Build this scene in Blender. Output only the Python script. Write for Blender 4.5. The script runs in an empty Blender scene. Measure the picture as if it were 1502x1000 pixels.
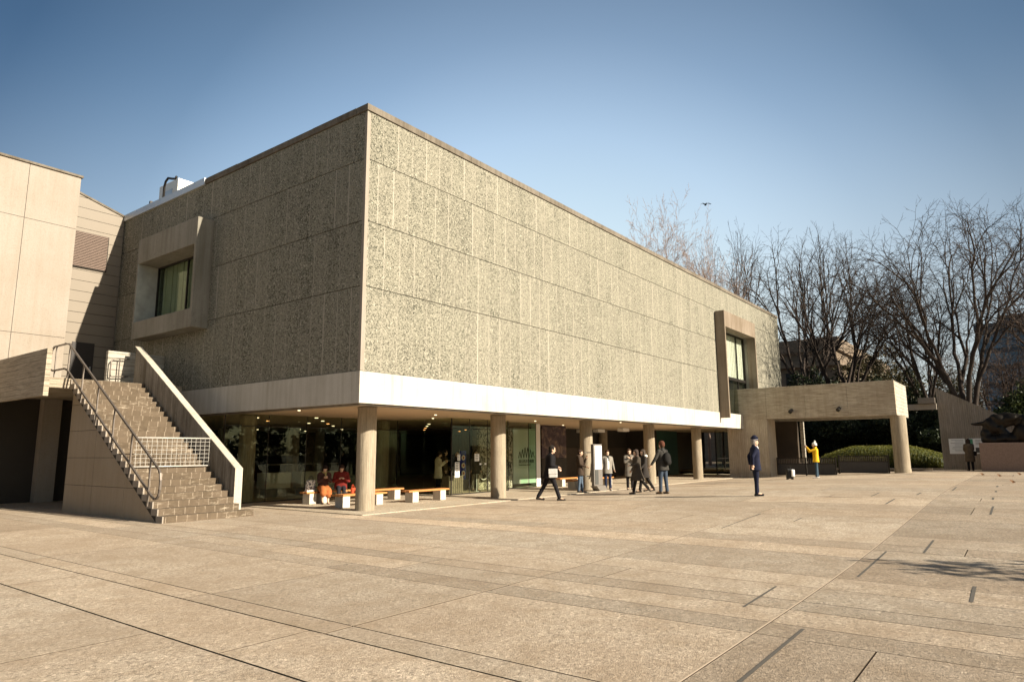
import bpy, bmesh, math, random
from mathutils import Vector, Matrix, noise
R = math.radians
sc = bpy.context.scene
COL = sc.collection
random.seed(7)
# ------------------------------------------------------------ camera
cam = bpy.data.objects.new('camera', bpy.data.cameras.new('camera')); COL.objects.link(cam)
YAW, PITCH, ROLL = .6483, .1625, -.0069
fv = Vector((math.cos(YAW)*math.cos(PITCH), math.sin(YAW)*math.cos(PITCH), math.sin(PITCH)))
rv = Vector((math.sin(YAW), -math.cos(YAW), 0)); uv_ = rv.cross(fv)
r2 = math.cos(ROLL)*rv + math.sin(ROLL)*uv_; u2 = -math.sin(ROLL)*rv + math.cos(ROLL)*uv_
cam.matrix_world = Matrix(((r2.x,u2.x,-fv.x,-11.99),(r2.y,u2.y,-fv.y,-14.254),(r2.z,u2.z,-fv.z,1.695),(0,0,0,1)))
cam.data.sensor_width = 36; cam.data.sensor_fit = 'HORIZONTAL'; cam.data.lens = 989.52/1502*36
cam.data.clip_start = .1; cam.data.clip_end = 5000
sc.camera = cam
sc.cycles.transparent_max_bounces = 24
# ------------------------------------------------------------ light
AZ, EL = R(276.5), R(26.5)
world = bpy.data.worlds.new('World'); sc.world = world; world.use_nodes = True
wn = world.node_tree; wn.nodes.clear()
sky = wn.nodes.new('ShaderNodeTexSky'); sky.sky_type = 'NISHITA'; sky.sun_disc = False
sky.sun_elevation = EL; sky.sun_rotation = math.pi/2 - AZ
sky.air_density = 1.0; sky.dust_density = 1.2; sky.ozone_density = 1.0
hsv = wn.nodes.new('ShaderNodeHueSaturation'); hsv.inputs['Saturation'].default_value = .93
bg = wn.nodes.new('ShaderNodeBackground'); bg.inputs[1].default_value = .075
wo = wn.nodes.new('ShaderNodeOutputWorld')
# sky weighted by hand: brighter low north-east, dimmed elsewhere to cut fill light
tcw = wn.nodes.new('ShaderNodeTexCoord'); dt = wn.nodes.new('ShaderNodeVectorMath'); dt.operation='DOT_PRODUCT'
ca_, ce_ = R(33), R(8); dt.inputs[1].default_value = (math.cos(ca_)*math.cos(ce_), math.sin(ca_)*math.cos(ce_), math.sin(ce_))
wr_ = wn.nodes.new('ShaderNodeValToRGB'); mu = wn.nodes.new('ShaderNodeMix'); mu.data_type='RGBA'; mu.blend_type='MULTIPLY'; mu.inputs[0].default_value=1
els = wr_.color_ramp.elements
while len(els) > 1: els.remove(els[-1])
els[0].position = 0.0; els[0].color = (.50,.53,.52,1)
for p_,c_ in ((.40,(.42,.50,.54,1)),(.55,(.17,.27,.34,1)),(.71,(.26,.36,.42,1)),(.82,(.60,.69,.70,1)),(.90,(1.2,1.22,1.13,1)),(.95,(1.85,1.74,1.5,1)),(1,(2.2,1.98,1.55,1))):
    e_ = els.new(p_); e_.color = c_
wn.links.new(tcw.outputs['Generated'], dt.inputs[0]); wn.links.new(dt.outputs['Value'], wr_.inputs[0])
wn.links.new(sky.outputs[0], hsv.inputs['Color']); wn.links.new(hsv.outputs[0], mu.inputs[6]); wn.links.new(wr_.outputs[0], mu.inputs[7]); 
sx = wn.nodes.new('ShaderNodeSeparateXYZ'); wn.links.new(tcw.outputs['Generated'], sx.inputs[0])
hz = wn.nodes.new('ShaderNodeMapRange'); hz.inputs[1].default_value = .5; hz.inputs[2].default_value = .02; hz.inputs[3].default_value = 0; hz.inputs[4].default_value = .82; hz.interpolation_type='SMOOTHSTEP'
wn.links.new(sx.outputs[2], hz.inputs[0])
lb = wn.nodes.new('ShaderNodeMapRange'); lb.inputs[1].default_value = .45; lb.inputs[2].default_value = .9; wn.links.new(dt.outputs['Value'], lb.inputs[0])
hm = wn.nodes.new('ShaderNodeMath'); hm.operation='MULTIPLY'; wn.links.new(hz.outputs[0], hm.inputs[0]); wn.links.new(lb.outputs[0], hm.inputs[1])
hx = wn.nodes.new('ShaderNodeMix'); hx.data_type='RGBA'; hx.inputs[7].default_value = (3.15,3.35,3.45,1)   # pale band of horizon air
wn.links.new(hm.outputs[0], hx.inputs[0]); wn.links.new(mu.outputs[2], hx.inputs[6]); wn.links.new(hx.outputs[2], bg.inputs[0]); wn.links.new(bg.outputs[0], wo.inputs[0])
sun = bpy.data.objects.new('sun', bpy.data.lights.new('sun', 'SUN')); COL.objects.link(sun)
sun.data.energy = 4.6; sun.data.angle = R(.5); sun.data.color = (1, .89, .72)
sd = Vector((math.cos(AZ)*math.cos(EL), math.sin(AZ)*math.cos(EL), math.sin(EL)))
sun.rotation_euler = sd.to_track_quat('Z', 'Y').to_euler(); sun.location = (0, -40, 40)
sc.view_settings.view_transform = 'Standard'; sc.view_settings.look = 'None'
sc.view_settings.exposure = 1.3; sc.view_settings.gamma = 1

# ------------------------------------------------------------ helpers
def ss(t):
    t = min(1, max(0, t)); return t*t*(3-2*t)
def gh(x, y): return ss((x+4)/20)*.045*min(9.5, max(0, -y))

def tag(o, label=None, cat=None, group=None, kind=None):
    if label: o['label'] = label
    if cat: o['category'] = cat
    if group: o['group'] = group
    if kind: o['kind'] = kind
    return o
def thing(name, label, cat, loc=(0,0,0), group=None):
    o = bpy.data.objects.new(name, None); COL.objects.link(o); o.location = loc; o.empty_display_size = .2
    return tag(o, label, cat, group)
def root_loc(o):
    v = Vector((0,0,0))
    while o: v += o.location; o = o.parent
    return v
class MB:
    """collects geometry in world coordinates, links it as one mesh object"""
    def __init__(s): s.v = []; s.f = []; s.m = []
    def add(s, vs, fs, mi=0):
        b = len(s.v); s.v += [tuple(v) for v in vs]; s.f += [tuple(i+b for i in f) for f in fs]; s.m += [mi]*len(fs); return s
    def box(s, a, b, mi=0):
        x0,y0,z0 = a; x1,y1,z1 = b
        return s.add([(x0,y0,z0),(x1,y0,z0),(x1,y1,z0),(x0,y1,z0),(x0,y0,z1),(x1,y0,z1),(x1,y1,z1),(x0,y1,z1)],
            [(0,3,2,1),(4,5,6,7),(0,1,5,4),(1,2,6,5),(2,3,7,6),(3,0,4,7)], mi)
    def obox(s, c, size, rz=0, mi=0):
        hx,hy,hz = size[0]/2,size[1]/2,size[2]/2; ca,sa = math.cos(rz),math.sin(rz)
        vs = []
        for z in (-hz,hz):
            for x,y in ((-hx,-hy),(hx,-hy),(hx,hy),(-hx,hy)): vs.append((c[0]+x*ca-y*sa, c[1]+x*sa+y*ca, c[2]+z))
        return s.add(vs, [(0,3,2,1),(4,5,6,7),(0,1,5,4),(1,2,6,5),(2,3,7,6),(3,0,4,7)], mi)
    def prism(s, pts, axis, a, b, mi=0):
        """polygon pts (2D) extruded along axis from a to b. axis x: pts=(y,z); y: (x,z); z: (x,y)"""
        n = len(pts)
        def P(p, t): return (t,p[0],p[1]) if axis=='x' else ((p[0],t,p[1]) if axis=='y' else (p[0],p[1],t))
        vs = [P(p,a) for p in pts]+[P(p,b) for p in pts]
        return s.add(vs, [tuple(range(n)), tuple(range(2*n-1,n-1,-1))]+[(i,i+n,(i+1)%n+n,(i+1)%n) for i in range(n)], mi)
    def tube(s, pts, rad, n=8, mi=0, cap=True):
        pts = [Vector(p) for p in pts]; k = len(pts)
        if not hasattr(rad, '__len__'): rad = [rad]*k
        vs = []; up = None
        for i,p in enumerate(pts):
            d = (pts[min(i+1,k-1)]-pts[max(i-1,0)])
            if d.length < 1e-9: d = Vector((0,0,1))
            d.normalize()
            if up is None: up = Vector((0,0,1)) if abs(d.z)<.9 else Vector((1,0,0))
            a = d.cross(up)
            if a.length < 1e-6: a = d.orthogonal()
            a.normalize(); b = a.cross(d); up = b
            for j in range(n):
                t = 2*math.pi*j/n; vs.append(p+(a*math.cos(t)+b*math.sin(t))*rad[i])
        fs = [(i*n+j, i*n+(j+1)%n, (i+1)*n+(j+1)%n, (i+1)*n+j) for i in range(k-1) for j in range(n)]
        if cap: fs += [tuple(range(n-1,-1,-1)), tuple((k-1)*n+j for j in range(n))]
        return s.add(vs, fs, mi)
    def cyl(s, c, r, z0, z1, n=40, mi=0, r1=None):
        r1 = r if r1 is None else r1
        vs = [(c[0]+r*math.cos(2*math.pi*j/n), c[1]+r*math.sin(2*math.pi*j/n), z0) for j in range(n)]
        vs += [(c[0]+r1*math.cos(2*math.pi*j/n), c[1]+r1*math.sin(2*math.pi*j/n), z1) for j in range(n)]
        return s.add(vs, [tuple(range(n-1,-1,-1)), tuple(range(n,2*n))]+[(j,(j+1)%n,(j+1)%n+n,j+n) for j in range(n)], mi)
    def ell(s, c, r, M=None, nu=12, nv=8, mi=0):
        vs = [];
        for i in range(nv+1):
            ph = math.pi*i/nv
            for j in range(nu):
                th = 2*math.pi*j/nu
                q = Vector((r[0]*math.sin(ph)*math.cos(th), r[1]*math.sin(ph)*math.sin(th), r[2]*math.cos(ph)))
                if M: q = M @ q
                vs.append(Vector(c)+q)
        fs = [(i*nu+j, (i+1)*nu+j, (i+1)*nu+(j+1)%nu, i*nu+(j+1)%nu) for i in range(nv) for j in range(nu)]
        return s.add(vs, fs, mi)
    def build(s, name, mats, parent=None, smooth=False, bevel=0, kind=None):
        me = bpy.data.meshes.new(name); L = root_loc(parent) if parent else Vector((0,0,0))
        me.from_pydata([(v[0]-L.x, v[1]-L.y, v[2]-L.z) for v in s.v], [], s.f)
        if not isinstance(mats, (list,tuple)): mats = [mats]
        for m in mats: me.materials.append(m)
        if len(mats) > 1: me.polygons.foreach_set('material_index', s.m)
        if smooth: me.polygons.foreach_set('use_smooth', [True]*len(me.polygons))
        me.update()
        o = bpy.data.objects.new(name, me); COL.objects.link(o)
        if parent: o.parent = parent
        if bevel:
            b = o.modifiers.new('bevel','BEVEL'); b.width = bevel; b.segments = 2; b.limit_method = 'ANGLE'; b.angle_limit = R(40)
        if kind: o['kind'] = kind
        return o
def autosmooth(o, deg=40):
    me = o.data; bm = bmesh.new(); bm.from_mesh(me)
    for f in bm.faces: f.smooth = True
    for e in bm.edges:
        e.smooth = not (len(e.link_faces)==2 and e.calc_face_angle(0) > R(deg))
    bm.to_mesh(me); bm.free(); return o
def copy_tree(o, loc, parent=None):
    c = o.copy(); COL.objects.link(c)
    if parent is not None:
        c.parent = parent
    else: c.location = loc
    for ch in [q for q in list(bpy.data.objects) if q.parent == o]: copy_tree(ch, None, c)
    return c

# ------------------------------------------------------------ materials
class NT:
    def __init__(s, name):
        s.m = bpy.data.materials.new(name); s.m.use_nodes = True; s.t = s.m.node_tree; s.t.nodes.clear()
        s.out = s.t.nodes.new('ShaderNodeOutputMaterial'); s.b = s.t.nodes.new('ShaderNodeBsdfPrincipled')
        s.t.links.new(s.b.outputs[0], s.out.inputs[0])
        s.geo = s.t.nodes.new('ShaderNodeNewGeometry'); s.P = s.geo.outputs['Position']
    def n(s, typ, **kw):
        nd = s.t.nodes.new(typ)
        for k,v in kw.items(): setattr(nd, k, v)
        return nd
    def inp(s, nd, i, v):
        if isinstance(v, bpy.types.NodeSocket): s.t.links.new(v, nd.inputs[i])
        elif v is not None: nd.inputs[i].default_value = v
    def math(s, op, a, b=None, c=None, clamp=False):
        nd = s.n('ShaderNodeMath', operation=op, use_clamp=clamp)
        for i,v in enumerate((a,b,c)): s.inp(nd, i, v)
        return nd.outputs[0]
    def vmath(s, op, a, b):
        nd = s.n('ShaderNodeVectorMath', operation=op); s.inp(nd,0,a); s.inp(nd,1,b); return nd.outputs[0]
    def scale(s, v): return s.vmath('MULTIPLY', s.P, v)
    def sep(s, v=None):
        nd = s.n('ShaderNodeSeparateXYZ'); s.inp(nd,0, v or s.P); return nd.outputs
    def comb(s, x, y, z):
        nd = s.n('ShaderNodeCombineXYZ'); s.inp(nd,0,x); s.inp(nd,1,y); s.inp(nd,2,z); return nd.outputs[0]
    def noise(s, v, scale, detail=3, rough=.55, dist=0):
        nd = s.n('ShaderNodeTexNoise'); s.inp(nd,'Vector',v); nd.inputs['Scale'].default_value = scale
        nd.inputs['Detail'].default_value = detail; nd.inputs['Roughness'].default_value = rough; nd.inputs['Distortion'].default_value = dist
        return nd.outputs[0]
    def white(s, v):
        nd = s.n('ShaderNodeTexWhiteNoise', noise_dimensions='3D'); s.inp(nd,0,v); return nd.outputs[0]
    def voro(s, v, scale, feature='F1'):
        nd = s.n('ShaderNodeTexVoronoi', feature=feature); s.inp(nd,'Vector',v); nd.inputs['Scale'].default_value = scale
        return nd.outputs
    def ramp(s, f, stops):
        nd = s.n('ShaderNodeValToRGB'); s.inp(nd,0,f); cr = nd.color_ramp
        while len(cr.elements) < len(stops): cr.elements.new(.5)
        for e,(p,c) in zip(cr.elements, stops):
            e.position = p; e.color = (*c,1) if hasattr(c,'__len__') else (c,c,c,1)
        return nd.outputs[0]
    def mix(s, f, a, b, mode='MIX'):
        nd = s.n('ShaderNodeMix', data_type='RGBA', blend_type=mode)
        s.inp(nd,0,f)
        for i,v in ((6,a),(7,b)):
            if not isinstance(v, bpy.types.NodeSocket): v = (*v,1) if hasattr(v,'__len__') else (v,v,v,1)
            s.inp(nd,i,v)
        return nd.outputs[2]
    def bump(s, h, dist, strength=1):
        nd = s.n('ShaderNodeBump'); s.inp(nd,'Height',h); nd.inputs['Distance'].default_value = dist; nd.inputs['Strength'].default_value = strength
        s.t.links.new(nd.outputs[0], s.b.inputs['Normal'])
    def done(s, col, rough=.8, spec=.3, metal=0):
        if not isinstance(col, bpy.types.NodeSocket): col = (*col,1)
        s.inp(s.b,'Base Color',col); s.inp(s.b,'Roughness',rough); s.b.inputs['Specular IOR Level'].default_value = spec
        s.b.inputs['Metallic'].default_value = metal
        return s.m
_mc = {}
def plain(name, col, rough=.7, metal=0, spec=.4, var=.12, vs=9, bump=0):
    if name in _mc: return _mc[name]
    t = NT(name); tc = t.n('ShaderNodeTexCoord').outputs['Object']
    n = t.noise(tc, vs, 4)
    c = t.mix(n, tuple(x*(1-var*1.6) for x in col), tuple(min(1,x*(1+var*1.6)) for x in col))
    if bump: t.bump(n, bump)
    m = t.done(c, rough, spec, metal); _mc[name] = m; return m

def concrete(name, col, dark=.6, board=None, bw=.1, streak=.5, blot=.35, tint=(1,.93,.82), holes=False, seams=None, rough=.85, grime=0):
    """col: clean colour, dark: factor of the stain colour, board: 'v' or 'h' shuttering marks"""
    t = NT(name); x,y,z = t.sep()
    c = tuple(col); d = tuple(col[i]*dark*tint[i] for i in range(3))
    big = t.noise(t.P, .55, 5, .6)
    st = t.noise(t.scale((5.5,5.5,.28)), 1, 5, .65)
    fine = t.noise(t.P, 34, 3, .6)
    f = t.math('ADD', t.math('MULTIPLY', t.ramp(st, [(.42,0),(.72,1)]), streak), t.math('MULTIPLY', t.ramp(big, [(.4,0),(.68,1)]), blot), clamp=True)
    out = t.mix(f, c, d)
    h = t.math('MULTIPLY', fine, .35)
    if board:
        co = t.math('DIVIDE', t.math('SUBTRACT', x, y) if board=='v' else z, bw)
        idx = t.math('FLOOR', co); fr = t.math('FRACT', co)
        w = t.white(t.comb(idx, 3.7 if board=='v' else t.math('FLOOR', t.math('DIVIDE', t.math('SUBTRACT',x,y), 1.9)), 1.3))
        out = t.mix(t.math('MULTIPLY', w, .5), out, t.mix(.5, out, d))
        line = t.math('LESS_THAN', fr, .09)
        gr = t.noise(t.scale((26,26,1.6) if board=='v' else (1.6,1.6,30)), 1, 4, .7)
        out = t.mix(t.math('MULTIPLY', t.ramp(gr, [(.42,0),(.66,1)]), .6 if board=='h' else .42), out, tuple(v*.42 for v in d))
        out = t.mix(t.math('MULTIPLY', line, .45), out, tuple(v*.45 for v in d))
        h = t.math('ADD', h, t.math('MULTIPLY', t.math('ADD', t.math('MULTIPLY', w, .8), t.math('MULTIPLY', line, -1.2)), 1))
        h = t.math('ADD', h, gr)
    if grime:
        pit = t.noise(t.P, 5, 6, .75)
        out = t.mix(t.math('MULTIPLY', t.ramp(pit, [(.58,0),(.7,1)]), grime), out, tuple(v*.3 for v in d))
    if holes:
        v = t.voro(t.P, 1.3)[0]
        out = t.mix(t.math('MULTIPLY', t.math('LESS_THAN', v, .028), .7), out, (.08,.06,.05))
    out = t.mix(t.math('MULTIPLY', t.ramp(fine, [(.35,1),(.5,0)]), .25), out, tuple(v*.6 for v in d))
    t.bump(h, .012, .9)
    return t.done(out, rough, .2)

def pebble_mat():
    t = NT('pebble_cladding'); x,y,z = t.sep()
    u = t.math('SUBTRACT', x, y)
    ci = t.math('ADD', t.math('ADD', t.math('GREATER_THAN', z, 6.26), t.math('GREATER_THAN', z, 8.15)), t.math('GREATER_THAN', z, 10.0))
    us = t.math('DIVIDE', t.math('ADD', u, t.math('MULTIPLY', t.white(t.comb(ci, 7.1, 2.2)), 3)), .6)
    wob = t.math('MULTIPLY', t.noise(t.P, 9, 2), .05)
    us = t.math('ADD', us, wob)
    idx = t.math('FLOOR', us); fr = t.math('FRACT', us)
    w = t.white(t.comb(idx, ci, .5)); w2 = t.white(t.comb(idx, ci, 9.5))
    line = t.math('LESS_THAN', fr, t.math('MULTIPLY_ADD', w2, .05, .03))
    gap = t.math('MULTIPLY', line, t.math('MULTIPLY_ADD', w, .8, .2))
    V = t.voro(t.P, 27); Vd = t.voro(t.P, 27, 'DISTANCE_TO_EDGE')
    cr = t.n('ShaderNodeSeparateColor'); t.inp(cr,0,V[1])
    peb = t.ramp(cr.outputs[0], [(0,(.022,.024,.017)),(.25,(.055,.056,.041)),(.55,(.112,.109,.082)),(.8,(.21,.2,.155)),(1,(.5,.47,.38))])
    patch = t.noise(t.scale((.9,.9,.5)), 1, 4, .6)
    cover = t.math('MULTIPLY_ADD', t.math('ADD', patch, t.math('MULTIPLY', w, .3)), .5, -.05)
    mort = t.math('GREATER_THAN', t.math('MULTIPLY', cover, .30), t.math('MULTIPLY', Vd[0], 1))
    some = t.math('GREATER_THAN', t.math('MULTIPLY_ADD', patch, .5, .15), cr.outputs[1])
    mort = t.math('MAXIMUM', mort, t.math('MULTIPLY', some, .75))
    base = t.mix(mort, peb, (.272,.256,.2))
    mid = t.noise(t.P, 13, 4, .75)
    base = t.mix(t.math('MULTIPLY', t.ramp(mid, [(.5,0),(.62,1)]), .22), base, (.06,.06,.04))
    base = t.mix(t.math('MULTIPLY', t.ramp(t.noise(t.scale((2.6,2.6,.18)), 1, 4, .6), [(.5,0),(.75,1)]), .2), base, (.07,.06,.045))
    base = t.mix(t.math('MULTIPLY', w2, .32), base, t.mix(.5, base, (.34,.31,.25)))
    base = t.mix(t.math('MULTIPLY', gap, .95), base, (.40,.365,.30))
    t.bump(t.math('SUBTRACT', Vd[0], t.math('MULTIPLY', mort, .1)), .03, .9)
    return t.done(base, .85, .25)

def ground_mat(name, tone=(.33,.26,.2), attr=True):
    t = NT(name)
    fine = t.noise(t.P, 60, 3, .7); v = t.voro(t.P, 38); cr = t.n('ShaderNodeSeparateColor'); t.inp(cr,0,v[1])
    big = t.noise(t.P, .35, 5, .6); med = t.noise(t.P, 2.3, 5, .65)
    a = tuple(x*1.15 for x in tone); b = tuple(x*.75 for x in tone)
    c = t.mix(t.ramp(fine, [(.3,0),(.7,1)]), b, a)
    c = t.mix(t.math('MULTIPLY', t.math('GREATER_THAN', cr.outputs[0], .86), .6), c, tuple(x*.35 for x in tone))
    c = t.mix(t.math('MULTIPLY', t.math('LESS_THAN', cr.outputs[0], .1), .5), c, tuple(min(1,x*1.7) for x in tone))
    c = t.mix(t.math('MULTIPLY', t.ramp(med, [(.42,0),(.68,1)]), .6), c, (tone[0]*.6, tone[1]*.54, tone[2]*.46))
    c = t.mix(t.math('MULTIPLY', t.ramp(big, [(.42,0),(.6,1)]), .42), c, (tone[0]*.66, tone[1]*.6, tone[2]*.54))
    pit = t.noise(t.P, 11, 6, .8)
    c = t.mix(t.math('MULTIPLY', t.ramp(pit, [(.6,0),(.68,1)]), .75), c, tuple(x*.2 for x in tone))
    if attr:
        at = t.n('ShaderNodeAttribute', attribute_name='tone')
        c = t.mix(1, c, at.outputs[0], 'MULTIPLY')
    gr = t.noise(t.P, 19, 4, .75)
    c = t.mix(t.math('MULTIPLY', t.ramp(gr, [(.38,1),(.5,0)]), .38), c, tuple(x*.5 for x in tone))
    c = t.mix(t.math('MULTIPLY', t.ramp(gr, [(.54,0),(.68,1)]), .35), c, tuple(min(1,x*1.4) for x in tone))
    t.bump(t.math('ADD', t.math('ADD', fine, gr), t.math('MULTIPLY', pit, .8)), .012, .9)
    return t.done(c, .85, .2)

def glass_mat(name, tint=(.62,.68,.6)):
    m = bpy.data.materials.new(name); m.use_nodes = True; t = m.node_tree; t.nodes.clear()
    o = t.nodes.new('ShaderNodeOutputMaterial'); mx = t.nodes.new('ShaderNodeMixShader'); ge = t.nodes.new('ShaderNodeNewGeometry'); dp = t.nodes.new('ShaderNodeVectorMath'); dp.operation='DOT_PRODUCT'
    t.links.new(ge.outputs['Incoming'], dp.inputs[0]); t.links.new(ge.outputs['Normal'], dp.inputs[1])
    def mm(op, a, b=None):
        q = t.nodes.new('ShaderNodeMath'); q.operation = op
        for i_,v_ in enumerate((a,b)):
            if isinstance(v_, bpy.types.NodeSocket): t.links.new(v_, q.inputs[i_])
            elif v_ is not None: q.inputs[i_].default_value = v_
        return q
    # Schlick reflectance, the same from either face of the sheet
    fr = mm('ADD', mm('MULTIPLY', mm('POWER', mm('SUBTRACT', 1.0, mm('ABSOLUTE', dp.outputs['Value']).outputs[0]).outputs[0], 5.0).outputs[0], .9).outputs[0], .03)
    tr = t.nodes.new('ShaderNodeBsdfTransparent'); gl = t.nodes.new('ShaderNodeBsdfGlossy'); gl.inputs['Roughness'].default_value = .0
    tr.inputs[0].default_value = (*tint,1); gl.inputs[0].default_value = (.8,.9,.8,1)
    t.links.new(fr.outputs[0], mx.inputs[0]); t.links.new(tr.outputs[0], mx.inputs[1]); t.links.new(gl.outputs[0], mx.inputs[2]); t.links.new(mx.outputs[0], o.inputs[0])
    return m
def emit(name, col, s):
    m = bpy.data.materials.new(name); m.use_nodes = True; t = m.node_tree; t.nodes.clear()
    o = t.nodes.new('ShaderNodeOutputMaterial'); e = t.nodes.new('ShaderNodeEmission'); e.inputs[0].default_value = (*col,1); e.inputs[1].default_value = s
    t.links.new(e.outputs[0], o.inputs[0]); return m
def leaf_mat(name, a, b, rough=.5):
    t = NT(name); n = t.noise(t.P, 1.3, 3); w = t.white(t.vmath('SNAP', t.P, (.12,.12,.12)))
    f = t.math('ADD', t.math('MULTIPLY', n, .6), t.math('MULTIPLY', w, .4))
    c = t.ramp(f, [(.25,a),(.75,b)])
    m = t.done(c, rough, .35); t.b.inputs['Subsurface Weight'].default_value = 0
    tl = t.n('ShaderNodeBsdfTranslucent'); t.inp(tl,0,c); mx = t.n('ShaderNodeMixShader'); mx.inputs[0].default_value = .25
    t.t.links.new(t.b.outputs[0], mx.inputs[1]); t.t.links.new(tl.outputs[0], mx.inputs[2]); t.t.links.new(mx.outputs[0], t.out.inputs[0])
    return m
def bark_mat(name, col):
    t = NT(name); n = t.noise(t.scale((9,9,2)), 1, 5, .7)
    return t.done(t.mix(n, tuple(x*.5 for x in col), tuple(x*1.5 for x in col)), .9, .2)

M = {}
M['pebble'] = pebble_mat()
M['fascia'] = concrete('fascia_concrete', (.53,.495,.435), .62, None, .45, .5, .35)
M['coping'] = concrete('coping_concrete', (.185,.16,.128), .5, None, streak=.7, blot=.6, grime=.3)
M['column'] = concrete('column_concrete', (.41,.35,.265), .6, 'v', .07, .5, .35, grime=.15)
M['portico'] = concrete('board_marked_concrete', (.6,.515,.405), .55, 'h', .085, .35, .5, holes=True, grime=.45)
M['pier'] = concrete('pier_concrete', (.6,.515,.405), .55, 'v', .12, .4, .45, holes=True, grime=.4)
M['stringer'] = concrete('stringer_concrete', (.44,.39,.32), .38, 'v', .09, .95, .5, grime=.5)
M['frame'] = concrete('window_frame_concrete', (.27,.255,.22), .62, None, .24, .6, .6, tint=(1,.97,.9), grime=.4)
M['annex'] = concrete('annex_panel_concrete', (.30,.263,.224), .78, None, streak=.35, blot=.4, holes=True)
M['parapet'] = concrete('parapet_concrete', (.42,.36,.28), .6, 'h', .16, .2, .4, holes=True, grime=.25)
M['white_wall'] = concrete('white_concrete', (.5,.47,.41), .6, 'h', .2, .4, .3)
M['soffit'] = plain('soffit_plaster', (.52,.4,.27), .8, var=.04, vs=.8)
M['panel'] = concrete('stair_side_panel', (.33,.27,.2), .75, None, streak=.35, blot=.5)
M['dark_gap'] = plain('dark_gap', (.03,.025,.02), .9)
M['glass'] = glass_mat('lobby_glass', (.86,.88,.80))
M['glass_clear'] = glass_mat('clear_glass', (.94,.96,.92))
M['glass_green'] = glass_mat('green_glass', (.66,.8,.68))
M['steel_dark'] = plain('dark_steel', (.035,.03,.026), .45, metal=.6)
M['rail'] = plain('brown_rail_metal', (.16,.135,.115), .4, metal=.5, var=.2)
M['white_metal'] = plain('white_wire_metal', (.42,.4,.36), .4, var=.08)
M['bright_metal'] = plain('zinc_flashing', (.55,.58,.6), .4, metal=.4, var=.05)
M['white'] = plain('white_panel', (.78,.77,.74), .5, var=.04)
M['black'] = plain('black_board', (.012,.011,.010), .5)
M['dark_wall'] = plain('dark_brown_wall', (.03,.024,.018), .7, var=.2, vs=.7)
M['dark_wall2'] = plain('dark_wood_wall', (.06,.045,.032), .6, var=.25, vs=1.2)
M['green_wall'] = plain('dark_green_wall', (.03,.085,.06), .35, var=.1, vs=.5)
M['pale_green'] = plain('pale_green_panel', (.5,.55,.46), .35, var=.05, vs=.5)
M['lamp'] = emit('lamp_glow', (1,.82,.5), 1.6)
M['lamp_warm'] = emit('lamp_glow_orange', (1,.45,.15), 1.6)
M['lightbox'] = emit('lightbox_glow', (1,.99,.96), 1.0)
M['ink'] = plain('ink', (.06,.06,.055), .7)
M['ground'] = ground_mat('plaza_paving_concrete', (.475,.39,.295))
M['floor'] = ground_mat('pilotis_floor_concrete', (.5,.43,.33), attr=False)

# ------------------------------------------------------------ ground
g = MB(); N0 = 40
xs = [-300,-120,-60,-40,-30]+[-24+3*i for i in range(34)]+[90,130,200,400,900]
ys = [-300,-120,-60,-40]+[-30+2.5*i for i in range(17)]+[20,40,90,200,500,900]
vs = [(x,y,gh(x,y)-.05) for x in xs for y in ys]; ny = len(ys)
g.add(vs, [(i*ny+j,(i+1)*ny+j,(i+1)*ny+j+1,i*ny+j+1) for i in range(len(xs)-1) for j in range(ny-1)])
def soil_mat():
    t = NT('joint_and_soil'); n = t.noise(t.P, 3, 5, .7)
    return t.done(t.mix(n, (.05,.038,.026), (.11,.085,.06)), .95, .1)
M['soil'] = soil_mat()
g.build('ground', M['soil'], kind='structure')

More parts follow.
